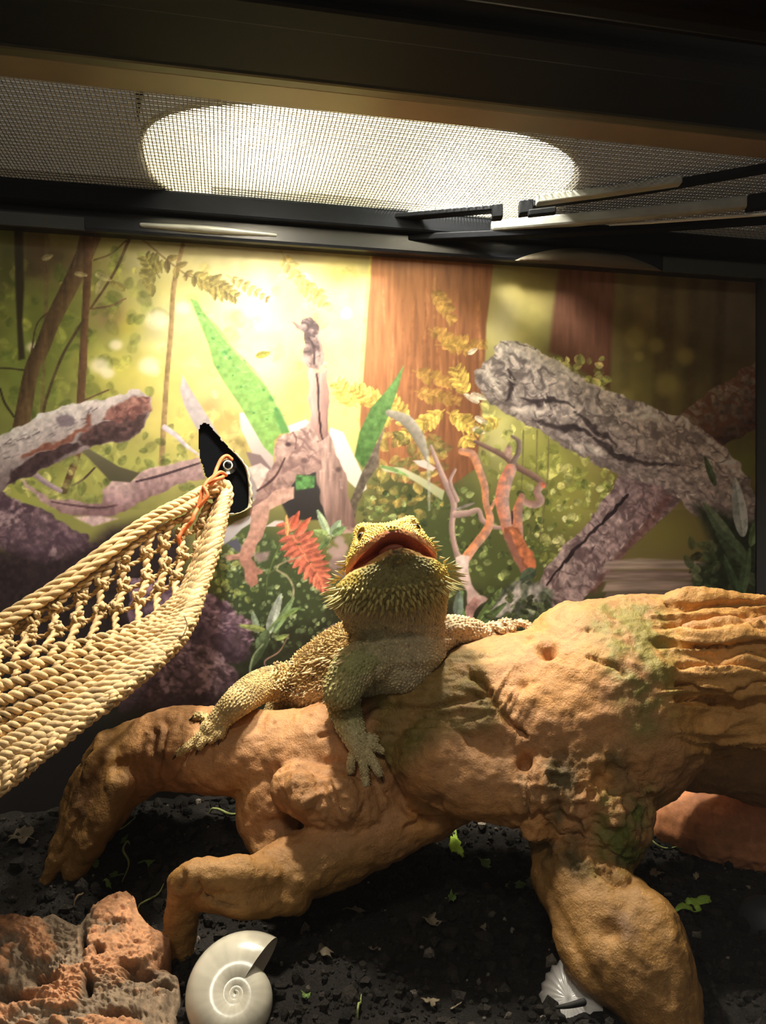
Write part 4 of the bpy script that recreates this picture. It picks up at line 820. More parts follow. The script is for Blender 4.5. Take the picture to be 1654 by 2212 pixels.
# throat and puffed beard: level sections down the view (px centre, py, half width px, front distance, half depth m)
rings = []
for (cx_, cy_, hw, tf, hd) in [(852, 1190, 22, .4165, .014), (850, 1202, 54, .4150, .022), (847, 1222, 94, .4152, .029), (845, 1243, 117, .4160, .032), (843, 1262, 127, .4175, .033), (844, 1282, 128, .4212, .032), (847, 1302, 121, .427, .030), (851, 1322, 112, .4335, .028), (855, 1342, 105, .439, .027), (858, 1362, 101, .4415, .027), (860, 1385, 102, .4415, .028), (860, 1410, 103, .442, .029), (855, 1432, 96, .446, .028), (848, 1452, 80, .453, .024)]:
    tc = tf+hd; c0 = QK(cx_, cy_, tc); a = np.linspace(0, 2*math.pi, 32, endpoint=False); k = smooth(1420, 1300, cy_)
    rv = RT*math.cos(ro*k)+UP*math.sin(ro*k)
    e = 0.85; sx_ = np.sign(np.cos(a))*np.abs(np.cos(a))**e; sy_ = np.sign(np.sin(a))*np.abs(np.sin(a))**e
    rings.append(c0+rv*(sx_*hw*tc*KD/F)[:, None]+FW*(sy_*hd*KD)[:, None])
B.loft(rings)
for y0_ in np.linspace(1200, 1440, 12): SEG.append(np.concatenate([QK(850, y0_, .43), -UP*.9+FW*.4]))
# trunk, pelvis, tail (tail slips down behind the log)
part([(862, 1400, .478, 94), (815, 1420, .496, 92), (762, 1434, .515, 88), (705, 1456, .535, 74), (655, 1478, .552, 54), (622, 1490, .560, 36), (600, 1525, .562, 24), (560, 1580, .560, 17), (500, 1640, .556, 10), (440, 1680, .552, 5)], 26)
part([(780, 1388, .505, 40), (735, 1402, .520, 44), (690, 1434, .535, 36)], 16); part([(862, 1420, .468, 86), (800, 1452, .478, 58), (735, 1478, .495, 40), (660, 1494, .525, 28)], 20)
tl_ = lambda x, y, off=.0: tlog(x, y)-off
# lizard's right arm (picture left)
e_t = tl_(738, 1520, .012)
part([(838, 1405, .455, 46), (800, 1424, .449, 48), (762, 1448, .444, 47), (738, 1488, min(.442, e_t), 42)], 18)
part([(736, 1478, min(.443, e_t), 38), (738, 1510, tl_(738, 1520, .011), 35), (750, 1550, tl_(750, 1550, .0095), 33), (764, 1585, tl_(764, 1585, .007), 27), (774, 1606, tl_(774, 1606, .005), 25), (780, 1622, tl_(780, 1622, .0035), 22)], 16)
TIPS = []
def digit(pts, r0_, r1_, lift=.0028, claw=15):
    r0_ *= 1.2; r1_ *= 1.25
    """toe that follows the log; pts in pixels; a claw is put on its end"""
    P = spline(np.asarray(pts, float), 6); lst = [(x, y, tl_(x, y, lift+np.interp(i, [0, 5], [r0_, r1_])*.47/F*.6), np.interp(i, [0, 5], [r0_, r1_])) for i, (x, y) in enumerate(P)]
    ts = np.array([q_[2] for q_ in lst]); 
    for i in range(1, 6): ts[i] = np.clip(ts[i], ts[i-1]-.004, ts[i-1]+.006)
    lst = [(a, b_, t_, r_) for (a, b_, _, r_), t_ in zip(lst, ts)]
    part(lst, 10, n=16); d = P[-1]-P[-2]; d /= np.linalg.norm(d); TIPS.append((P[-1], d, ts[-1], r1_, claw))
digit([(770, 1618), (760, 1640), (757, 1664)], 10, 7); digit([(778, 1622), (786, 1658), (790, 1692)], 10, 7); digit([(786, 1618), (805, 1645), (819, 1670)], 10, 7); digit([(788, 1608), (808, 1613), (826, 1620)], 9.5, 7.5); digit([(784, 1596), (798, 1594), (808, 1599)], 9, 8, claw=12)
# hind leg and foot on the left of the picture
part([(640, 1470, .545, 36), (600, 1472, .532, 36), (560, 1484, .520, 36), (520, 1510, tl_(520, 1530, .016), 33), (488, 1540, tl_(488, 1545, .010), 27), (468, 1562, tl_(468, 1562, .006), 24), (452, 1574, tl_(452, 1576, .0045), 20)], 16)
digit([(450, 1575), (425, 1598), (400, 1617), (386, 1627)], 10, 6); digit([(460, 1580), (442, 1596), (431, 1612)], 9, 6.5); digit([(470, 1580), (462, 1592), (455, 1598)], 9, 7); digit([(482, 1572), (478, 1582), (476, 1588)], 9, 7); digit([(452, 1558), (436, 1547), (424, 1548)], 8, 6.5, lift=.001, claw=16)
# lizard's left arm (picture right) with toes curled over the log
part([(930, 1385, .470, 42), (968, 1364, .478, 35), (1010, 1366, .484, 32), (1048, 1376, .489, 27), (1080, 1376, .494, 20)], 16)
for pts, r_ in [([(1046, 1370, .487), (1058, 1352, .488), (1076, 1354, .484), (1086, 1362, .481)], 9), ([(1068, 1368, .491), (1080, 1348, .492), (1098, 1344, .488), (1106, 1358, .484)], 8.5), ([(1090, 1366, .495), (1110, 1348, .496), (1132, 1347, .492), (1150, 1359, .488)], 8)]:
    part([(a, b_, t_, r_) for a, b_, t_ in pts], 10, n=20)
lz = fuse(B, 0.00062, 2, 0.45)
V, Nn = arr(lz); px, py, tt = proj(V); tt = tt/KD
# local head coordinates of every vertex
d = (V-HO)/KD; hx, hy, hz = d@r0, d@sU, d@cU; jx, jy, jz = d@r0, d@sL, d@cL+.0015
fn3 = fbm(V*500, 2, 91)[:, None]; fn2 = fbm(V*160, 3, 92)[:, None]; fn1 = fbm(V*60, 3, 93)[:, None]
YEL = lin((226, 190, 92)); TAN = lin((196, 164, 104)); PALE = lin((206, 184, 140)); OLV = lin((152, 142, 86)); GRN = lin((134, 138, 82)); GRY = lin((192, 174, 136)); PINK = lin((226, 136, 110)); LIP = lin((222, 170, 104)); SAND = lin((178, 150, 102))
c = np.tile(TAN, (len(V), 1))*(1+.16*fn2)
def mixc(m, col):
    global c
    m = np.clip(m, 0, 1)
    if m.ndim == 1: m = m[:, None]
    c = c*(1-m)+col*m
head = (hy > -.03) & (py < 1345) & (px > 690) & (px < 1020) & (tt < .50)
beard = head*smooth(1195, 1235, py+0*px)
mixc(head*smooth(1300, 1240, py)*smooth(-.004, .004, jz), YEL*(1+.2*fn2))
under_jaw = head & (jz < -.0015) & (tt < .475)
mixc(under_jaw.astype(float), OLV*(1+.25*fn2)); mixc(under_jaw*smooth(.020, .042, jy)*.6, lin((150, 136, 86)))
mixc(under_jaw*smooth(1285, 1340, py), GRY*.92)
mixc(under_jaw*np.clip(smooth(.017, .024, np.abs(jx)), 0, 1)*smooth(1300, 1230, py)*.75, lin((206, 174, 74)))
chest = smooth(1325, 1365, py)*smooth(735, 780, px)*smooth(1000, 960, px)*(tt < .475)
mixc(chest, GRY*(1+.1*fn2)); mixc(chest*smooth(900, 790, px)*.5, lin((168, 162, 112)))
arm = (px > 700) & (px < 850) & (py > 1395) & (tt < .462)
ga = arm*smooth(800, 760, px)*smooth(1380, 1430, py)*smooth(1640, 1540, py); mixc(ga*.7, lin((166, 162, 104))*(1+.2*fn2)); mixc(arm*smooth(1540, 1620, py)*.85, lin((204, 186, 136)))
mixc((arm & (np.hypot((px-770)/50, (py-1432)/26) < 1))*.5*np.ones(len(V)), lin((146, 152, 86)))
back = (px < 775) & (py > 1340) & (tt > .462) & (py < 1520) & (px > 590)
mixc(back*(.55+.5*fn2[:, 0]), SAND); mixc(back*smooth(.10, .4, fn1[:, 0])*.55, lin((116, 92, 62)))
mixc(back*smooth(1480, 1508, py)*.7, lin((220, 200, 160)))
hind = (px < 625) & (py > 1440); mixc(hind*.8*np.ones(len(V)), lin((198, 172, 116))*(1+.12*fn2)); mixc(hind*smooth(.12, .35, fn1[:, 0])*smooth(470, 520, px)*.6, lin((140, 116, 74)))
mixc((px > 955)*(py > 1325)*(tt < .51)*.8*np.ones(len(V)), lin((204, 176, 140)))
# mouth lining and lips
upw = np.interp(hy, [u[0] for u in UPS], [u[1] for u in UPS]); upl = np.interp(hy, [u[0] for u in UPS], [u[4] for u in UPS]); low_ = np.interp(jy, [u[0] for u in LOS], [u[1] for u in LOS])
inside_u = (hy > -.010) & (hy < .046) & (hz < upl+.0012) & (hz > -.0012) & (np.abs(hx) < upw*.995) & (Nn@cU < .15)
inside_l = (jy > -.010) & (jy < .043) & (jz > -.0055) & (np.abs(jx) < low_*.93) & (Nn@cL > .1)
inside = (inside_u & (jz > .0005)) | (inside_l & (hz < .003))
lipu = head & (hy > -.008) & (np.abs(hx) > upw*.80) & (hz < .0036) & (hz > -.0015) & (jz > .0002); mixc(lipu.astype(float)*.9, lin((222, 146, 96)))
lipl = head & (jy > -.008) & (jz > -.0040) & (jz < .0015) & (hz < .001); mixc(lipl.astype(float)*.85, LIP)
mixc(inside.astype(float), PINK*(1+.08*fn2)); mixc(inside_u*smooth(.62, .4, np.abs(hx)/np.maximum(upw, 1e-4))*smooth(.036, .026, hy)*.6, lin((140, 70, 62)))
tipd = np.hypot(jx, jy-.041); mixc(np.exp(-(tipd/.005)**2)*(.4+1.3*fn3[:, 0])*(jz < .001), lin((74, 66, 46)))
# shape: eye hollow on the picture-left side, cheek folds, knobbly back
zt0 = BVHTree.FromPolygons([tuple(p) for p in V], [tuple(p.vertices) for p in lz.polygons]); dv_ = Vector(Q(778, 1158, 1.0)-CAM).normalized(); h0_ = zt0.ray_cast(Vector(CAM), dv_, 2.0)
EYEW = np.array(h0_[0]); EYN = np.array(h0_[1]); eL = (EYEW-HO)/KD; EYE = np.array([eL@r0, eL@sU, eL@cU]); eN = np.array([EYN@r0, EYN@sU, EYN@cU])
Nn_old = Nn
dd = np.linalg.norm(V-EYEW, axis=1)/KD
disp = -.0022*np.exp(-(dd/.0040)**2)+.0011*np.exp(-((dd-.0054)/.0013)**2)
EYE2 = H(-EYE[0], EYE[1], EYE[2]); d2 = np.linalg.norm(V-EYE2, axis=1)/KD; disp += -.0022*np.exp(-(d2/.0040)**2)+.0010*np.exp(-((d2-.0054)/.0013)**2)
mixc(np.exp(-((dd-.0035)/.0016)**2)*.5, lin((170, 120, 36)))
disp += back*(.0011*fbm(V*330, 2, 95)+.0010*fbm(V*120, 2, 96))+(head & ~inside)*.00035*fbm(V*260, 2, 97)
neck = smooth(1335, 1350, py)*smooth(1400, 1370, py)*(tt < .475); disp += neck*.0010*np.sin(py/5.0+3*fbm(V*30, 2, 98))
for (w0, y0_, w1, y1_) in [(815, 1440, 805, 1490), (780, 1365, 790, 1400), (890, 1372, 800, 1382)]:
    disp -= .0016*np.exp(-(polydist(px, py, [(w0, y0_), (w1, y1_)])/5)**2)*(tt < .48)
put(lz, V+Nn*disp[:, None]*KD); set_col(lz, np.clip(c, .005, .9))
M['skin'] = mat('lizard_skin', rough=0.5, attr=True, spec=0.35, sss=0.0, var=[(900, .10, 3)], bumps=[('cell', 450, 0.5, 0.0008), ('noise', 1500, 0.25, 0.0004)])
body = obj('body', lz, M['skin'], liz); body['label'] = 'scaly tan, olive and yellow body'
V, Nn = arr(lz)
ZT = BVHTree.FromPolygons([tuple(p) for p in V], [tuple(p.vertices) for p in lz.polygons])
def tliz(a, b_, default=.45):
    dv = Vector(Q(a, b_, 1.0)-CAM); ln = dv.length; hit = ZT.ray_cast(Vector(CAM), dv/ln, 2.0)
    return (np.array(hit[0]), np.array(hit[1])) if hit[0] is not None else (QK(a, b_, default), -FW)

# keeled scales standing proud of the skin, one joined part
SG = np.array(SEG); area_ok = ~inside & ~lipu & ~lipl & (dd > .0062)
vis = np.einsum('ij,ij->i', Nn, CAM-V)/np.linalg.norm(CAM-V, axis=1) > -.35
cand = np.nonzero(area_ok & vis)[0]; rng.shuffle(cand)
bins = {}; chosen = []
size = np.full(len(V), .0020); size[back] = .0026; size[arm] = .0030; size[hind] = .0021; size[under_jaw] = .0022
size[head & ~under_jaw] = .0019; size[(px > 955) & (py > 1325)] = .0024; size[chest > .3] = .0021
fing = ((px < 480) & (py > 1565)) | ((px > 740) & (px < 840) & (py > 1600)); size[fing] = .0015
for i in cand:
    p = V[i]; s_ = size[i]*.92; k = (int(p[0]/.0031), int(p[1]/.0031), int(p[2]/.0031)); ok = True
    for dx in (-1, 0, 1):
        for dy in (-1, 0, 1):
            for dz in (-1, 0, 1):
                for j in bins.get((k[0]+dx, k[1]+dy, k[2]+dz), ()):
                    e = V[j]-p
                    if e[0]*e[0]+e[1]*e[1]+e[2]*e[2] < s_*s_: ok = False; break
                if not ok: break
            if not ok: break
        if not ok: break
    if ok: bins.setdefault(k, []).append(i); chosen.append(i)
ch = np.array(chosen); P = V[ch]; NN = Nn[ch]; S = size[ch][:, None]
near = np.array([np.argmin(((SG[:, :3]-p)**2).sum(1)) for p in P]); D = SG[near, 3:]
hd_ = (head & (hy > -.03))[ch]; tipw = J(0, .042, 0)
D[hd_] = P[hd_]-tipw; D = D-NN*np.einsum('ij,ij->i', D, NN)[:, None]; D /= np.linalg.norm(D, axis=1)[:, None]+1e-9
X_ = np.cross(NN, D); hgt = np.where(back[ch], .75, np.where(arm[ch], .22, .20))[:, None]*rng.uniform(.7, 1.3, (len(ch), 1)); up_ = NN*S
ujw = under_jaw[ch] & (py[ch] > 1262); spk = np.where(ujw, smooth(1262, 1305, py[ch])*smooth(1352, 1325, py[ch]), 0)[:, None]
a = P-D*S*.62-up_*.10; b1 = P+X_*S*.56*(1-.25*spk)-up_*.08; b2 = P-X_*S*.56*(1-.25*spk)-up_*.08; tip = P+D*S*(.72+1.6*spk)+up_*(.10+hgt*.6+.35*spk); keel = P+up_*(.16+hgt)+D*S*.12
VV = np.stack([a, b1, tip, b2, keel], 1).reshape(-1, 3); k5 = np.arange(len(ch))*5
FF = np.concatenate([np.stack([k5, k5+1, k5+4], 1), np.stack([k5+1, k5+2, k5+4], 1), np.stack([k5+2, k5+3, k5+4], 1), np.stack([k5+3, k5, k5+4], 1)])
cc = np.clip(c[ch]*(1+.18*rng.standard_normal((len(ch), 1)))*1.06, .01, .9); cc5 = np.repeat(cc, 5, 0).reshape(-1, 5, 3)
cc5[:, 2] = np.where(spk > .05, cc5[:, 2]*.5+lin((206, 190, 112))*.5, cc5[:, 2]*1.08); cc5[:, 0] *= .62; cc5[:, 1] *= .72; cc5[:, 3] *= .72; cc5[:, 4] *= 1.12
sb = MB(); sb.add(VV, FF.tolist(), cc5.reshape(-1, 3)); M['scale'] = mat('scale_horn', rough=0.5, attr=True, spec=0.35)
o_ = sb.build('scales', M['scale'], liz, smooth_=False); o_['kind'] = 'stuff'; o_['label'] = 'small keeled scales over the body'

# spines: one horn mesh shared by all
def cone_mesh(name):
    b = MB(); rings = []; 
    for s_, r_, bx in [(0, .16, 0), (.35, .14, .02), (.7, .08, .07), (1.0, .008, .15)]:
        a_ = np.linspace(0, 2*math.pi, 6, endpoint=False); rings.append(np.stack([bx+r_*np.cos(a_), r_*np.sin(a_), np.full(6, s_)], 1))
    b.loft(rings); me = b.mesh(name); me.polygons.foreach_set('use_smooth', [True]*len(me.polygons)); return me
spm = cone_mesh('spine'); M['spine'] = mat('spine_horn', (0.70, 0.60, 0.26), 0.42, var=[(200, .15, 2)]); spm.materials.append(M['spine'])
spm2 = cone_mesh('body_spine'); M['spine2'] = mat('flank_spine_horn', (0.66, 0.50, 0.24), 0.5, var=[(200, .2, 2)]); spm2.materials.append(M['spine2'])
spm3 = cone_mesh('throat_spine'); spm3.materials.append(mat('throat_spine_horn', tuple(lin((196, 180, 112))), .5, var=[(300, .25, 2)]))
clm = cone_mesh('claw'); M['claw'] = mat('claw_horn', (0.045, 0.034, 0.024), 0.3); clm.materials.append(M['claw'])
def horn(me, name, base, dirv, length, thick, bend=None):
    z = np.asarray(dirv, float); z /= np.linalg.norm(z); x = np.asarray(bend if bend is not None else UP, float); x = x-z*(x@z); x /= np.linalg.norm(x)+1e-9; y = np.cross(z, x)
    o = bpy.data.objects.new(name, me); COL.objects.link(o); o.parent = liz
    m = Matrix(((x[0]*thick, y[0]*thick, z[0]*length, base[0]), (x[1]*thick, y[1]*thick, z[1]*length, base[1]), (x[2]*thick, y[2]*thick, z[2]*length, base[2]), (0, 0, 0, 1)))
    o.matrix_basis = m
    return o
def spine_px(bx, by, ex, ey, wd, toward=-.2, me=None, name='spine', sink=.001):
    """spine from photo pixel b to photo pixel e, rooted on the skin"""
    p, nn = tliz(bx, by); t = (p-CAM)@FW; e = Q(ex, ey, t+toward*np.hypot(ex-bx, ey-by)*t/F); v = e-p; ln = np.linalg.norm(v)
    horn(me or spm, name, p-v/ln*sink, v, ln+sink, wd*t/F/.16*.5, UP)
# fringe of the beard, picture left and right
FR = [(716, 1266, 694, 1272), (720, 1258, 700, 1262), (726, 1252, 708, 1252), (716, 1274, 689, 1283), (714, 1282, 688, 1290), (716, 1290, 692, 1297), (722, 1294, 698, 1304), (726, 1300, 700, 1310), (730, 1306, 702, 1317), (736, 1304, 716, 1318), (733, 1245, 716, 1243), (738, 1238, 720, 1234), (742, 1306, 736, 1328), (750, 1304, 744, 1330), (758, 1303, 752, 1328), (766, 1302, 759, 1326), (744, 1297, 722, 1312), (729, 1283, 706, 1296), (735, 1290, 712, 1304), (728, 1270, 704, 1278),
      (962, 1212, 974, 1206), (966, 1220, 984, 1214), (972, 1224, 996, 1222), (976, 1230, 1004, 1232), (978, 1237, 1012, 1243), (978, 1243, 1006, 1250), (974, 1250, 1013, 1261), (972, 1256, 1010, 1266), (970, 1262, 1004, 1276), (964, 1264, 992, 1276), (980, 1226, 1002, 1226), (958, 1266, 980, 1282), (950, 1270, 968, 1287), (968, 1246, 996, 1258), (962, 1255, 986, 1270)]
for q_ in FR:
    for k in range(2):
        j = [pr.uniform(-3, 3) for _ in range(4)]; spine_px(q_[0]+j[0]+(4 if q_[0] < 850 else -4)*k, q_[1]+j[1]+2*k, q_[2]+j[2]+(7 if q_[0] < 850 else -7)*k, q_[3]+j[3]+3*k, 5.2-1.2*k)
for q_ in [(742, 1222, 721, 1220), (744, 1214, 724, 1216), (741, 1232, 727, 1230), (745, 1226, 730, 1238), (940, 1180, 957, 1182), (938, 1172, 950, 1172), (942, 1188, 954, 1190), (952, 1205, 962, 1208), (932, 1164, 941, 1163), (750, 1205, 740, 1203)]: spine_px(*q_, 6)
# rows of spines hanging on the throat front
for row, (yy, ln_, cnt) in enumerate([(1272, 14, 17), (1284, 18, 18), (1296, 21, 17), (1307, 22, 15), (1318, 20, 12)]):
    for i in range(cnt):
        f_ = (i+.5+(row % 2)*.4)/cnt-.5; bx = 848+f_*(218-row*10)+pr.uniform(-3, 3); by = yy-f_*22-abs(f_)*16+pr.uniform(-3, 3); spine_px(bx, by, bx+f_*12+pr.uniform(-2, 2), by+ln_*pr.uniform(.6, .85), 9.5, toward=-.10, sink=.0008, me=spm3, name='throat_spine')
# flank fringe and shoulder spines
for i in range(64):
    f_ = i/63; bx = 752-f_*150+pr.uniform(-9, 9); by = 1405+f_*78+pr.uniform(-14, 22); an = pr.uniform(1.7, 2.9); l_ = pr.uniform(12, 24); spine_px(bx, by, bx+l_*math.cos(an), by+l_*math.sin(an)*.6, pr.uniform(5, 7.5), -.5, spm2, 'body_spine')
for i in range(34):
    f_ = i/33; bx = 752-f_*140+pr.uniform(-3, 3); by = 1356+f_*96+pr.uniform(0, 8); spine_px(bx, by, bx-3+pr.uniform(-3, 3), by-pr.uniform(6, 11), 5, -.1, spm2, 'body_spine')
# claws
for (p2, dv, t_, r_, L_) in TIPS:
    b0 = QK(p2[0]+dv[0]*r_*.6, p2[1]+dv[1]*r_*.6, t_); tl2 = tlog(p2[0]+dv[0]*(r_*.6+L_), p2[1]+dv[1]*(r_*.6+L_)+4)
    e0 = QK(p2[0]+dv[0]*(r_*.6+L_), p2[1]+dv[1]*(r_*.6+L_)+6, float(np.clip(tl2-.0005, t_-.003, t_+.005))); v = e0-b0; horn(clm, 'claw', b0-v*.1, v, np.linalg.norm(v)*1.1, .0021/.16*.5*1.0, FW)
# eyes, tongue
def ball(cn, ax_, r_, name, m, sq=.7):
    b = MB(); rings = []; z = ax_/np.linalg.norm(ax_); x = np.cross(z, UP); x /= np.linalg.norm(x); y = np.cross(z, x)
    for k in range(11):
        a_ = math.pi*(k+.2)/10.4; q_ = np.linspace(0, 2*math.pi, 24, endpoint=False); rings.append(cn+(x[None]*np.cos(q_)[:, None]+y[None]*np.sin(q_)[:, None])*r_*math.sin(a_)-z*r_*sq*math.cos(a_))
    b.loft(rings); return b.build(name, m, liz)
for s_ in (-1, 1):
    m_ = -s_; ax_ = r0*eN[0]*m_+sU*eN[1]+cU*eN[2]; ax_ = ax_/np.linalg.norm(ax_); cn = H(EYE[0]*m_, EYE[1], EYE[2])-ax_*.0012
    ey = ball(cn, ax_, .0036, 'eye', mat('iris_gold', (0.20, 0.10, 0.02), 0.12, coat=1.0)); pu = ball(cn+ax_*.0020, ax_, .0023, 'pupil', mat('pupil_black', (0.004, 0.004, 0.004), 0.06, coat=1.0), .35); ey['label'] = 'golden eye'
    pu.parent = ey
tg = MB(); tg.tube([J(0, -.002, .001), J(0, .012, .0030), J(0, .022, .0036), J(.0005, .031, .0028)], [.009, .010, .0085, .006], 16, 20, ell=(1.0, .45)); o_ = tg.build('tongue', mat('tongue_pink', tuple(lin((206, 140, 112))), 0.35, var=[(300, .12, 3)]), liz); o_['label'] = 'pale pink tongue'
under(liz)
for ch_ in liz.children:
    for g_ in ch_.children: g_.matrix_parent_inverse = Matrix.Identity(4)
# ================================================================== seagrass hammock
ham = empty('rope_hammock', PYp(300, 1300, .56)); tag(ham, 'woven seagrass rope hammock hung from an orange cord', 'hammock')
STRAW = lin((204, 172, 122))
M['straw'] = mat('seagrass', rough=0.62, attr=True, spec=0.3, var=[(260, .22, 4)], bumps=[('noise', 700, 0.4, 0.0008)])
hr = random.Random(3)
def rope(P3, r, strands=2, pitch=.011, name='rope', parent=ham, amp=1.0, sides=6, tint=1.0, build=True, mb=None):
    P3 = np.asarray(P3, float); ln = np.linalg.norm(np.diff(spline(P3, 60), axis=0), axis=1).sum(); n = int(np.clip(ln/.0014, 8, 420))
    Cc = spline(P3, n); T, N_, B_ = frames(Cc); s = np.linspace(0, ln, n); mb = mb or MB(); ph = hr.uniform(0, 6.28)
    jit = np.interp(s, np.linspace(0, ln, 12), [hr.uniform(.85, 1.2) for _ in range(12)])
    for k in range(strands):
        a = 2*math.pi*(s/pitch+k/strands)+ph; C2 = Cc+(N_*np.cos(a)[:, None]+B_*np.sin(a)[:, None])*(r*amp*.85)
        T2, N2, B2 = frames(C2); q_ = np.linspace(0, 2*math.pi, sides, endpoint=False)
        fl = 1+.22*np.sin(a*1.0+1)
        rings = [C2[i]+(N2[i][None]*np.cos(q_)[:, None]*1.15+B2[i][None]*np.sin(q_)[:, None]*.9)*r*jit[i] for i in range(n)]
        base = STRAW*tint*hr.uniform(.82, 1.12); col = np.concatenate([np.tile(base*(1+.14*math.sin(i*.37+k)), (sides, 1))*(1+.10*np.sin(q_*3+i*.05))[:, None] for i in range(n)])
        mb.loft(rings, True, np.clip(col, .02, .9))
    return mb.build(name, M['straw'], parent) if build else mb
P3 = lambda pts: [PYp(x, y, Y) for x, y, Y in pts]
A = [(470, 1046, .634), (440, 1056, .628), (400, 1078, .615), (300, 1130, .595), (150, 1240, .565), (0, 1335, .54), (-150, 1420, .52), (-420, 1540, .49)]
Bc = [(490, 1062, .632), (476, 1150, .600), (446, 1250, .565), (412, 1345, .530), (370, 1405, .510), (290, 1475, .485), (170, 1570, .460), (60, 1655, .440), (-60, 1740, .425), (-420, 1930, .39)]
Dn = [(478, 1068, .636), (452, 1140, .612), (420, 1225, .588), (388, 1285, .565), (340, 1328, .552), (260, 1365, .535), (150, 1395, .520), (20, 1410, .505), (-100, 1420, .50), (-420, 1440, .48)]
A_, B_, D_ = np.array(A), np.array(Bc), np.array(Dn)
def off(P, dx, dy, dY=0): return [(x+dx, y+dy, Y+dY) for x, y, Y in P]
# upper edge: two plied cords side by side
rope(P3(off(A, 0, 0)), .0019, 3, .020, 'edge_rope'); rope(P3(off(A, 4, 17, -.004)), .0019, 3, .019, 'edge_rope'); rope(P3(off(A[2:], 8, 36, .002)), .0015, 2, .015, 'edge_rope')
# corner turn round the cord
rope(P3([(440, 1062, .628), (470, 1044, .630), (490, 1048, .630), (494, 1070, .628), (488, 1100, .620)]), .0020, 3, .018, 'edge_rope'); rope(P3([(450, 1074, .624), (470, 1058, .624), (482, 1066, .624), (478, 1096, .618)]), .0018, 2, .016, 'edge_rope')
# lower mat: courses between the net and the front edge
for k, w_ in enumerate([0, .13, .26, .38, .50, .61, .72, .82, .91, 1.0]):
    C_ = D_*(1-w_)+B_*w_; C_[:, 2] -= .010*math.sin(w_*math.pi); rope(P3(C_), .0021 if w_ > .7 else .0018, 3 if w_ > .7 else 2, .019 if w_ > .7 else .014, 'mat_rope', amp=1.25, tint=.95+.1*(k % 2))
# stitches that cross the courses
Df, Bf = spline(D_, 400), spline(B_, 400)
for k in range(9):
    w0 = [0, .13, .26, .38, .50, .61, .72, .82, .91][k]; w1 = w0+.14; mb = MB()
    for j in range(20+k, 330, 15):
        jj = j+hr.randint(-3, 3); p0 = Df[jj]*(1-w0)+Bf[jj]*w0; p1 = Df[jj+9]*(1-w1)+Bf[jj+9]*w1; m_ = (p0+p1)/2; m_[2] -= .006
        rope(P3([p0, m_, p1]), .0014, 2, .009, build=False, mb=mb, sides=5)
    mb.build('stitch_row', M['straw'], ham)
# open net: knotted uprights and cross cords
Au = spline(A_, 300); tops = [470, 440, 404, 364, 322, 278, 232, 184, 134, 82, 28, -30]; knots = []
cols = []
for i, x in enumerate(tops):
    a = Au[np.argmin(np.abs(Au[:, 0]-x))]+np.array([4, 30, 0]); d_ = Df[np.argmin(np.abs(Df[:, 0]-(x-26-(478-x)*.02)))]
    if d_[1]-a[1] < 24: continue
    n = max(3, int((d_[1]-a[1])/44)); pts = []
    for k in range(n+1):
        f_ = k/n; p = a*(1-f_)+d_*f_; p[0] += 5*(-1)**k+hr.uniform(-3, 3); p[2] += .012*math.sin(f_*math.pi)+hr.uniform(-.002, .002); pts.append(p)
    cols.append(np.array(pts)); rope(P3(pts), .0016, 2, .013, 'net_upright', amp=1.0)
for i, pts in enumerate(cols):
    for k in range(1, len(pts)-1):
        p = pts[k]; mb = MB(); c0 = PYp(*p); t_ = c0[1]; rad = .0026
        for s_ in (0, 1):
            a0 = hr.uniform(0, 6.28); tilt = hr.uniform(-.5, .5)+(.9 if s_ else -.4); loop = [c0+RT*math.cos(a0+q_)*rad*1.25-FW*math.sin(a0+q_)*rad+UP*(math.cos(a0+q_)*rad*tilt+.0012*q_-.003) for q_ in np.linspace(0, 6.6, 9)]; rope(loop, .0013, 2, .008, build=False, mb=mb, sides=5)
        mb.build('knot', M['straw'], ham)
    if i+1 < len(cols):
        nx_c = cols[i+1]
        for k in range(1, min(len(pts), len(nx_c))-1):
            p, q_ = pts[k], nx_c[k]; m_ = (p+q_)/2+np.array([0, 6, .003]); rope(P3([p, m_, q_]), .0011, 2, .011, 'net_cross_cord')
# loose fibres
for (a, b_, c_) in [((398, 1330), (404, 1350), (396, 1372)), ((285, 1475), (282, 1484), (280, 1494)), ((58, 1655), (60, 1668), (61, 1680))]:
    f_ = MB(); f_.tube([PYp(*a, .50), PYp(*b_, .499), PYp(*c_, .497)], .0004, 5, 8, c=STRAW); f_.build('loose_fibre', M['straw'], ham)
under(ham)
# clear suction cup in the torn place and the orange cord
cup = empty('suction_cup', PYp(492, 1006, BACK+.003)); tag(cup, 'small clear plastic suction cup stuck in the torn patch of backdrop', 'suction cup')
cc_ = PYp(492, 1006, BACK+.003); M['clear'] = mat('clear_plastic', (0.9, 0.9, 0.88), 0.08, trans=1.0); prf = [(.0072, 0), (.0070, .001), (.0058, .003), (.0036, .0045), (.0022, .0052), (.0022, .0075), (.0030, .0082), (.0026, .0098), (.0006, .0102)]
b = MB(); q_ = np.linspace(0, 2*math.pi, 28, endpoint=False); b.loft([cc_+np.stack([r_*np.cos(q_), np.full(28, -h_), r_*np.sin(q_)], 1) for r_, h_ in prf]); b.build('cup', M['clear'], cup)
b = MB(); b.tube([cc_+np.array([.0034*math.cos(t_), -.0068, .0034*math.sin(t_)]) for t_ in np.linspace(0, 6.2, 14)], .0007, 6, 30); o_ = b.build('collar', mat('cup_collar', (.7, .68, .62), .3), cup)
under(cup)
b = MB(); ORG = tuple(lin((214, 112, 62)))
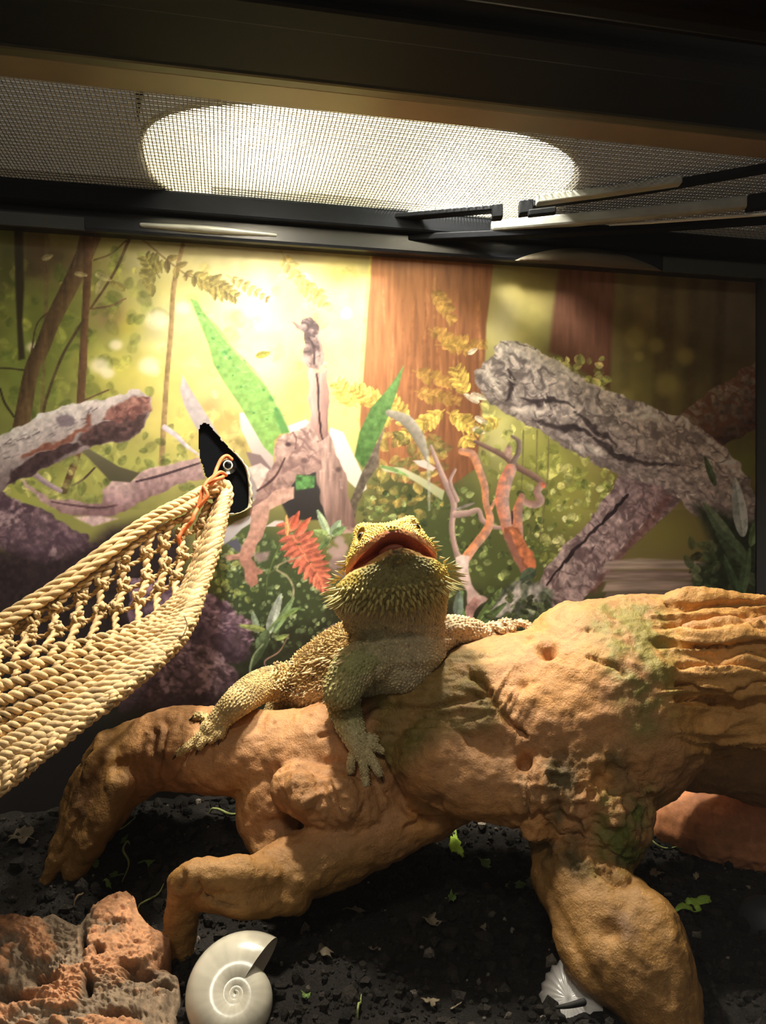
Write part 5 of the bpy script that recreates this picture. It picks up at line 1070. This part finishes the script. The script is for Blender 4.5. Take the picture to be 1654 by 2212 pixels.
b.tube(P3([(500, 992, .640), (490, 985, .639), (478, 992, .637), (468, 1012, .633), (462, 1028, .626), (450, 1038, .620), (440, 1052, .616), (434, 1072, .614), (428, 1096, .612), (420, 1110, .606), (414, 1126, .604), (404, 1138, .606), (394, 1148, .606), (386, 1162, .604), (389, 1174, .606)]), .0016, 8, 110)
b.tube(P3([(488, 1026, .630), (476, 1020, .624), (462, 1030, .620), (452, 1044, .618), (466, 1036, .614), (482, 1030, .622)]), .0015, 8, 40); b.tube(P3([(440, 1052, .613), (448, 1070, .610), (436, 1088, .610), (424, 1102, .612)]), .0014, 8, 30)
crd = b.build('orange_cord', mat('orange_cord', ORG, .6, var=[(300, .15, 3)], bumps=[('noise', 1500, .4, .0004)])); tag(crd, 'orange cord tying the hammock corner to the suction cup', 'cord')
# ================================================================== soil
sx = np.arange(LEFT, RIGHT+0.0001, 0.0030); sy = np.arange(FRONT-0.012, BACK+0.003, 0.0030)
SX, SY = np.meshgrid(sx, sy); SP = np.stack([SX.ravel(), SY.ravel(), 0*SX.ravel()], 1)
def soil_z(P): P = np.atleast_2d(P)*np.array([1, 1, 0]); return -0.034+0.036*smooth(0.50, 0.63, P[:, 1])+0.007*fbm(P*9+3, 3, 81)+0.0040*fbm(P*60, 3, 82)+0.0020*fbm(P*180, 2, 83)
SP[:, 2] = soil_z(SP)
sm = MB(); ny_, nx_ = SX.shape; ii = np.arange(ny_*nx_).reshape(ny_, nx_)
fq = np.stack([ii[:-1, :-1], ii[:-1, 1:], ii[1:, 1:], ii[1:, :-1]], -1).reshape(-1, 4)
nn_ = fbm(SP*40, 3, 84)[:, None]
sm.add(SP, fq.tolist(), np.clip(np.array([0.017, 0.014, 0.011])*(1+0.7*nn_), 0.004, 1))
M['soil'] = mat('soil', rough=0.9, attr=True, spec=0.2, var=[(700, .4, 4)], bumps=[('noise', 500, 0.8, 0.003)])
floor = structure(sm.build('floor', M['soil']), 'dark crumbly soil covering the tank floor')
ST = BVHTree.FromPolygons([tuple(p) for p in SP], [tuple(f_) for f_ in fq.tolist()])
def on_soil(x, y):
    d_ = Vector(Q(x, y, 1.0)-CAM); ln = d_.length; h_ = ST.ray_cast(Vector(CAM), d_/ln, 3.0)
    return np.array(h_[0]) if h_[0] is not None else PZ(x, y, -.034)
# crumbs and clods, joined
cr = random.Random(5); ico = bmesh.new(); bmesh.ops.create_icosphere(ico, subdivisions=1, radius=1.0); iv = np.array([v.co[:] for v in ico.verts]); ifc = [[v.index for v in f_.verts] for f_ in ico.faces]; ico.free()
nC = 14000; cx_ = rng.uniform(LEFT+.01, RIGHT-.01, nC); cy_ = rng.uniform(FRONT+.01, BACK-.01, nC); cs = np.exp(rng.normal(math.log(.0015), .6, nC)).clip(.0005, .0065)
cz = soil_z(np.stack([cx_, cy_, 0*cx_], 1)); shp = rng.uniform(.55, 1.2, (nC, 12, 1)); ax3 = rng.uniform(.7, 1.2, (nC, 1, 3))
CV = iv[None]*shp*ax3*cs[:, None, None]+np.stack([cx_, cy_, cz+cs*.35], 1)[:, None]
fa = np.array(ifc); FFc = (fa[None]+12*np.arange(nC)[:, None, None]).reshape(-1, 3)
pale = (rng.random(nC) < .035)[:, None]; cb = np.where(pale, np.array([.20, .17, .13]), np.array([.024, .020, .015]))*rng.uniform(.5, 1.5, (nC, 1))
cm = MB(); cm.add(CV.reshape(-1, 3), FFc.tolist(), np.repeat(cb, 12, 0)); o_ = cm.build('soil_crumbs', M['soil'], floor, smooth_=False); o_['kind'] = 'stuff'; o_['label'] = 'loose soil crumbs'

# ================================================================== cork bark slab, front left
OUT = [(-120, 1990), (-60, 1978), (20, 1966), (60, 1976), (110, 1962), (165, 1986), (215, 1942), (262, 1920), (288, 1934), (298, 1965), (330, 2003), (362, 2018), (360, 2050), (332, 2078), (376, 2096), (384, 2130), (378, 2180), (395, 2260), (300, 2330), (100, 2340), (-100, 2330), (-180, 2200)]
na, nr = 260, 90; Oc = spline(np.array(OUT, float), na, closed=True); ctr = np.array([130, 2140.0])
V = []; 
bt = lambda x, y: 1/(1/.475+(y-1930)*((1/.392-1/.475)/282))+.012*np.exp(-((x-380)/60)**2)-.012*np.exp(-((x-150)/150)**2)
U_ = []; W_ = []
for k in range(nr+1):
    s_ = max(k/nr, .004); P_ = ctr+(Oc-ctr)*s_; U_.append(P_); W_.append(np.full(na, s_))
U_ = np.vstack(U_); W_ = np.concatenate(W_); bx, by = U_[:, 0], U_[:, 1]; tb = bt(bx, by)
base = CAM+tb[:, None]*(FW+RT*((bx-CX)/F)[:, None]+UP*((CY-by)/F)[:, None]); nup = UP*.85-FW*.5; nup /= np.linalg.norm(nup)
n3_ = np.stack([bx/70, by/45, 0*bx], 1); crust = smooth(.02, .30, fbm(n3_+2, 3, 111)+.15*fbm(n3_*5, 2, 112)); crust = np.maximum(crust, smooth(60, 30, polydist(bx, by, [(225, 2075), (300, 2040), (355, 2040)])+18*fbm(n3_*4, 2, 120)))
crust = np.maximum(crust, smooth(45, 25, polydist(bx, by, [(230, 1960), (280, 1950), (300, 2000)])+14*fbm(n3_*4, 2, 121))); crust = np.maximum(crust, smooth(36, 20, polydist(bx, by, [(0, 1990), (60, 2000), (90, 2050)])+14*fbm(n3_*4, 2, 122)))
fib = fbm(np.stack([bx/7, by/70, 0*bx], 1), 3, 113)
hole_ = np.zeros(len(bx))
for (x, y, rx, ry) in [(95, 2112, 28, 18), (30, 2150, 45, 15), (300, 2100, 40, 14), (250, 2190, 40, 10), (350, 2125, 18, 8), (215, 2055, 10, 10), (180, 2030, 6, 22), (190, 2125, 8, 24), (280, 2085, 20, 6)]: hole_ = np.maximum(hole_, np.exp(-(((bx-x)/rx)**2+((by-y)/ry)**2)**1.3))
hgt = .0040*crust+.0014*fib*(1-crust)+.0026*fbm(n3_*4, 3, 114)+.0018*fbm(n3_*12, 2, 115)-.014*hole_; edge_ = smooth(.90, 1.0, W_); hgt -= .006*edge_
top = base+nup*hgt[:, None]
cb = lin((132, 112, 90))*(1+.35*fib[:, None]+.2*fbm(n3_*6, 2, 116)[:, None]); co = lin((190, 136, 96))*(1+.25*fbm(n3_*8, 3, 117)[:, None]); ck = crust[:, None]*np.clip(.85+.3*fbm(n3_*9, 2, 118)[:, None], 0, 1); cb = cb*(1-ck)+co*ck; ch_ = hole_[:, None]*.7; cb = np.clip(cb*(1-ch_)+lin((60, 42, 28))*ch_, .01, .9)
bm_ = MB(); Fb = []
for k in range(nr):
    for j in range(na):
        j2 = (j+1) % na; Fb.append((k*na+j, (k+1)*na+j, (k+1)*na+j2, k*na+j2))
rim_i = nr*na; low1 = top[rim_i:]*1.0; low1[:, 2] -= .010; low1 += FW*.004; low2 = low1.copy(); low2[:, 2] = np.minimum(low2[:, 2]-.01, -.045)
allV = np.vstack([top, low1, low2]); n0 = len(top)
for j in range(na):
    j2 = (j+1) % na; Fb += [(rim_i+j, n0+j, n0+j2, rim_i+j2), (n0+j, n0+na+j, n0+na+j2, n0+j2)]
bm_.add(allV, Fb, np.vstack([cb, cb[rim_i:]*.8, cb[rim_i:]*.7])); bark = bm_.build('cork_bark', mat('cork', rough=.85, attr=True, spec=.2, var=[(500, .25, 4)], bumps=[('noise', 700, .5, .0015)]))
tag(bark, 'rugged cork bark slab with raised orange crust on the soil', 'bark')

# ================================================================== shells
pearl = mat('pearl', rough=.24, attr=True, spec=.6, coat=.6, var=[(60, .08, 3)], bumps=[('noise', 130, .10, .002)])
def snail(c0, Rm, turns=3.1, grow=2.5, end=R(50), zaxis=None, xaxis=None, sgn=-1):
    z = np.asarray(zaxis, float); z /= np.linalg.norm(z); x = np.asarray(xaxis, float); x -= z*(x@z); x /= np.linalg.norm(x); y = np.cross(z, x)
    n, m = 190, 28; th = np.linspace(-turns*2*math.pi, 0, n); g_ = np.exp(math.log(grow)/(2*math.pi)*th); q_ = np.linspace(0, 2*math.pi, m, endpoint=False); rings = []; cols_ = []
    for t_, g in zip(th, g_):
        a_ = end+sgn*t_*-1*-1; rho = .44*Rm*g; rad = .55*Rm*g
        cen = (x*math.cos(a_)+y*math.sin(a_))*rho+z*(.42*Rm*(1-g)-.1*Rm); e1 = x*math.cos(a_)+y*math.sin(a_)
        rings.append(c0+cen+e1[None]*(np.cos(q_)*rad)[:, None]+z[None]*(np.sin(q_)*rad*.92)[:, None]); st = 1+.05*math.sin(t_*22)+.05*math.sin(t_*7.3)
        cc = np.tile(lin((204, 196, 174))*st, (m, 1)); k_ = np.clip(1-abs(g-1)*6, 0, 1); cols_.append(np.clip(cc*(1+.05*np.sin(q_*6+t_*2))[:, None]*(1-.08*k_), 0, .92))
    b = MB(); b.loft(rings, False, np.vstack(cols_)); b.add([rings[0].mean(0)], []) if False else None
    # inner wall of the mouth
    inn = [c0+(rings[-1]-c0-(rings[-1]-c0).mean(0))*s_+(rings[-1-k]-c0).mean(0) for s_, k in [(1.0, 0), (.93, 0), (.86, 6), (.75, 14), (.5, 24), (.05, 30)]]
    b.loft(inn, False, np.tile(lin((214, 200, 176)), (m*6, 1))); return b
c0 = Q(512, 2150, .398); c0[2] = max(c0[2], soil_z(c0)[0]+.017)
sn = snail(Q(512, 2156, .412), .0355, grow=2.05, zaxis=-FW*.72+UP*.66+RT*.05, xaxis=RT, end=R(58))
sh = sn.build('snail_shell', pearl); tag(sh, 'large pearly white snail shell beside the cork bark', 'shell')
# ribbed shell by the front foot of the log
b = MB(); rings = []; c0 = Q(1238, 2166, .428); zx = -FW*.62+UP*.7-RT*.3; zx /= np.linalg.norm(zx); xx_ = np.cross(UP, zx); xx_ /= np.linalg.norm(xx_); yy_ = np.cross(zx, xx_); q_ = np.linspace(0, 2*math.pi, 96, endpoint=False)
for k in range(13):
    s_ = k/12; rib = 1+(.030*np.cos(q_*24)+.02*np.cos(q_*3))*s_; r_ = .0200*math.sin(s_*math.pi/2)*rib; rings.append(c0+xx_[None]*(r_*np.cos(q_)*.92)[:, None]+yy_[None]*(r_*np.sin(q_)*1.15)[:, None]+zx[None]*(.011*math.cos(s_*math.pi/2)+.0008*np.cos(q_*24)*s_)[:, None])
for k in range(8):
    s_ = 1-k/7*.98; r_ = .0186*math.sin(s_*math.pi/2)*(1+.02*np.cos(q_*24)*s_); rings.append(c0+xx_[None]*(r_*np.cos(q_)*.92)[:, None]+yy_[None]*(r_*np.sin(q_)*1.15)[:, None]+zx[None]*(.0095*math.cos(s_*math.pi/2)-.0006))
b.loft(rings, True, np.tile(lin((226, 222, 216)), (96*21, 1))); sh2 = b.build('ribbed_shell', pearl); tag(sh2, 'white ribbed shell half hidden behind the log front foot', 'shell')

# ================================================================== terracotta tunnel, dark stone
def lumpy(name, lst, col, label, cat, nz_=.003, fr=40, vox=.0022, rough=.6, stripe=0):
    b = MB(); p, r_ = [Q(a, b2, t_) for a, b2, t_, _ in lst], [rr*t_/F for _, _, t_, rr in lst]; b.tube(p, r_, 20, n=(len(p)-1)*8+1); me = fuse(b, vox, 3); V, Nn = arr(me); put(me, V+Nn*(nz_*fbm(V*fr, 4, 131)+nz_*.4*fbm(V*fr*np.array([6, 6, 1]), 2, 132, ridged=True)*stripe)[:, None]); set_col(me, np.clip(col*(1+.25*fbm(V*70, 3, 133)[:, None]), .005, .9)); o = obj(name, me, mat(name+'_surface', rough=rough, attr=True, spec=.35, var=[(300, .15, 4)], bumps=[('noise', 500, .3, .001)])); tag(o, label, cat); return o
lumpy('terracotta_hide', [(1468, 1728, .622, 58), (1478, 1752, .614, 74), (1560, 1765, .600, 88), (1680, 1780, .590, 92), (1800, 1790, .585, 90)], lin((214, 142, 96)), 'smooth orange terracotta hide on the soil under the log arm', 'hide', stripe=1)
lumpy('dark_stone', [(1668, 1985, .50, 62), (1690, 2000, .50, 66), (1730, 2020, .50, 60)], lin((46, 46, 48)), 'dark grey rounded stone on the soil beyond the lettuce scrap', 'stone', .0015)

# ================================================================== scraps on the soil
GRNM = mat('lettuce', rough=.45, attr=True, spec=.4, sss=0, var=[(200, .25, 3)], bumps=[('noise', 300, .5, .002)])
def scrap(x, y, w_, h_, col, label, cat='leaf scrap', name='lettuce_scrap', group=None, ang=0, seed=0, m=None, thick=.0006):
    p = on_soil(x, y); t_ = (p-CAM)@FW; k = t_/F; n = 36; V = []; ring = []; b = MB(); rs = random.Random(seed)
    ph = [rs.uniform(0, 6.28) for _ in range(4)]; hf = [(q0, rs.uniform(0, 6.28), rs.uniform(.25, .55)/q0**.6) for q0 in (2, 3, 4, 6, 9, 13)]; ca, sa = math.cos(ang), math.sin(ang)
    for r_ in range(6):
        for j in range(n):
            a = 2*math.pi*j/n; rad = (r_+.05)/5*max(.3, 1+sum(am*math.sin(q0*a+p0)*(r_/5) for q0, p0, am in hf)); lx, ly = rad*math.cos(a)*w_*.5*k, rad*math.sin(a)*h_*.5*k*1.5
            q_ = p+RT*(lx*ca-ly*sa)+FW*(lx*sa+ly*ca)*.8; z_ = soil_z(q_)[0]; q_[2] = max(z_, p[2]-.002)+.0020+.0022*(1+math.sin(lx*420+ph[2])*math.cos(ly*380+ph[3])); V.append(q_)
    m_ = len(V); V = V+[v-UP*thick for v in V]; Fc = []
    for r_ in range(5):
        for j in range(n):
            j2 = (j+1) % n; Fc.append((r_*n+j, r_*n+n+j, r_*n+n+j2, r_*n+j2)); Fc.append((m_+r_*n+j, m_+r_*n+j2, m_+r_*n+n+j2, m_+r_*n+n+j))
    for j in range(n): j2 = (j+1) % n; Fc.append((5*n+j, m_+5*n+j, m_+5*n+j2, 5*n+j2))
    Fc.append(tuple(range(n))); Fc.append(tuple(m_+j for j in range(n-1, -1, -1)))
    b.add(V, Fc, np.tile(col, (len(V), 1))); o = b.build(name, m or GRNM); tag(o, label, cat, group); return o
scrap(986, 1836, 26, 52, lin((176, 208, 62)), 'bright green lettuce scrap on lit soil beneath the log arch', seed=1)
scrap(1508, 1962, 52, 66, lin((150, 184, 70)), 'large crumpled pale green lettuce scrap near the dark stone', seed=2, ang=-.6)
g_ = 'small green scraps on the soil'
GRL = ['long dark green crumb beside the log left leg', 'dark green crumb on soil between leg and low branch', 'ragged green crumb just above the cork bark', 'tiny green crumb at the tip of the wavy sprout', 'curled green crumb on lit soil beneath the arch', 'dull green crumb on soil beside the front foot', 'tiny round leaf at the end of the trailing sprout', 'faint green crumb right of the snail shell', 'broad dull green crumb in the arch shadow', 'tiny green crumb touching the cork bark edge']
FLL = ['narrow pale flake on dark soil below the log arch', 'roundish pale flake on open dark soil before the log', 'broad faint flake on soil right of the snail shell', 'small triangular pale flake far out in the front soil', 'thin pale sliver on soil between shell and log', 'tiny pale sliver near the triangular flake', 'pale flake on soil under the log arm', 'tiny pale flake near the lettuce and log foot', 'broad pale soil clump left of the log left leg', 'tiny pale speck on soil before the front foot']
for i, (x, y, w_, h_) in enumerate([(209, 1880, 34, 14), (323, 1884, 24, 14), (256, 1910, 26, 16), (275, 1832, 10, 10), (1050, 1870, 12, 20), (1112, 1920, 22, 26), (1475, 1828, 14, 12), (660, 2165, 20, 12), (975, 1950, 40, 18), (240, 1930, 16, 10)]): scrap(x, y, w_, h_, lin((92, 118, 50)), GRL[i], group=g_, seed=10+i, name='leaf_crumb', ang=i)
PAPER = mat('pale_flake', rough=.7, attr=True, spec=.3, var=[(200, .2, 3)])
for i, (x, y, w_, h_) in enumerate([(765, 1976, 32, 9), (932, 1998, 34, 24), (700, 2068, 50, 30), (930, 2176, 22, 24), (805, 2060, 22, 8), (985, 2182, 18, 8), (1425, 1886, 16, 14), (1515, 1892, 14, 10), (60, 1830, 56, 26), (1045, 2010, 12, 10)]): scrap(x, y, w_, h_, lin((120, 106, 84))*(.6 if w_ > 40 else 1), FLL[i], 'debris', 'dry_flake', 'pale flakes on the soil', seed=30+i, m=PAPER, ang=i*1.3)
SPM = mat('sprout', (0.26, 0.30, 0.09), .5, var=[(150, .2, 2)])
def sprout(pts, r_, label, name='grass_sprout', m=SPM, cat='sprout', lift=.003):
    P_ = spline(np.array(pts, float), 14); W3 = [on_soil(x, y)+UP*(lift*(1+.6*math.sin(i*.5))) for i, (x, y) in enumerate(P_)]; W3[0] -= UP*lift; b = MB(); b.tube(W3, np.interp(np.linspace(0, 1, 14), [0, .5, 1], [r_*.7, r_, r_*.4]), 6, 40); tag(b.build(name, m), label, cat)
sprout([(203, 1778), (235, 1798), (262, 1806), (300, 1784)], .0009, 'curved pale grass blade on soil beside the log left leg'); sprout([(285, 1832), (272, 1858), (284, 1878), (270, 1924)], .0009, 'wavy green sprout standing above the cork bark'); sprout([(300, 1978), (328, 1964), (345, 1944), (358, 1927)], .0008, 'short green sprout between cork bark and low branch'); sprout([(1394, 1796), (1425, 1820), (1475, 1826)], .0008, 'thin trailing sprout at foot of the terracotta hide')
sprout([(455, 1764), (490, 1770), (530, 1764)], .0012, 'pale root lying on lit soil behind the log'); sprout([(772, 2200), (776, 2180), (780, 2162)], .0009, 'small upright green stem in the dark front soil')
sprout([(168, 1972), (182, 1952), (194, 1932)], .0008, 'thin brown dry twig leaning behind the cork bark', 'dry_twig', mat('twig', (.16, .10, .05), .7), 'twig'); b = MB(); b.tube([Q(1206, 2172, .410), Q(1232, 2168, .409), Q(1264, 2160, .411)], [.0009, .0015, .0020], 7, 20); tag(b.build('dark_stick', mat('dark_stick', (.012, .010, .008), .7)), 'dark stick lying across the ribbed shell', 'stick')
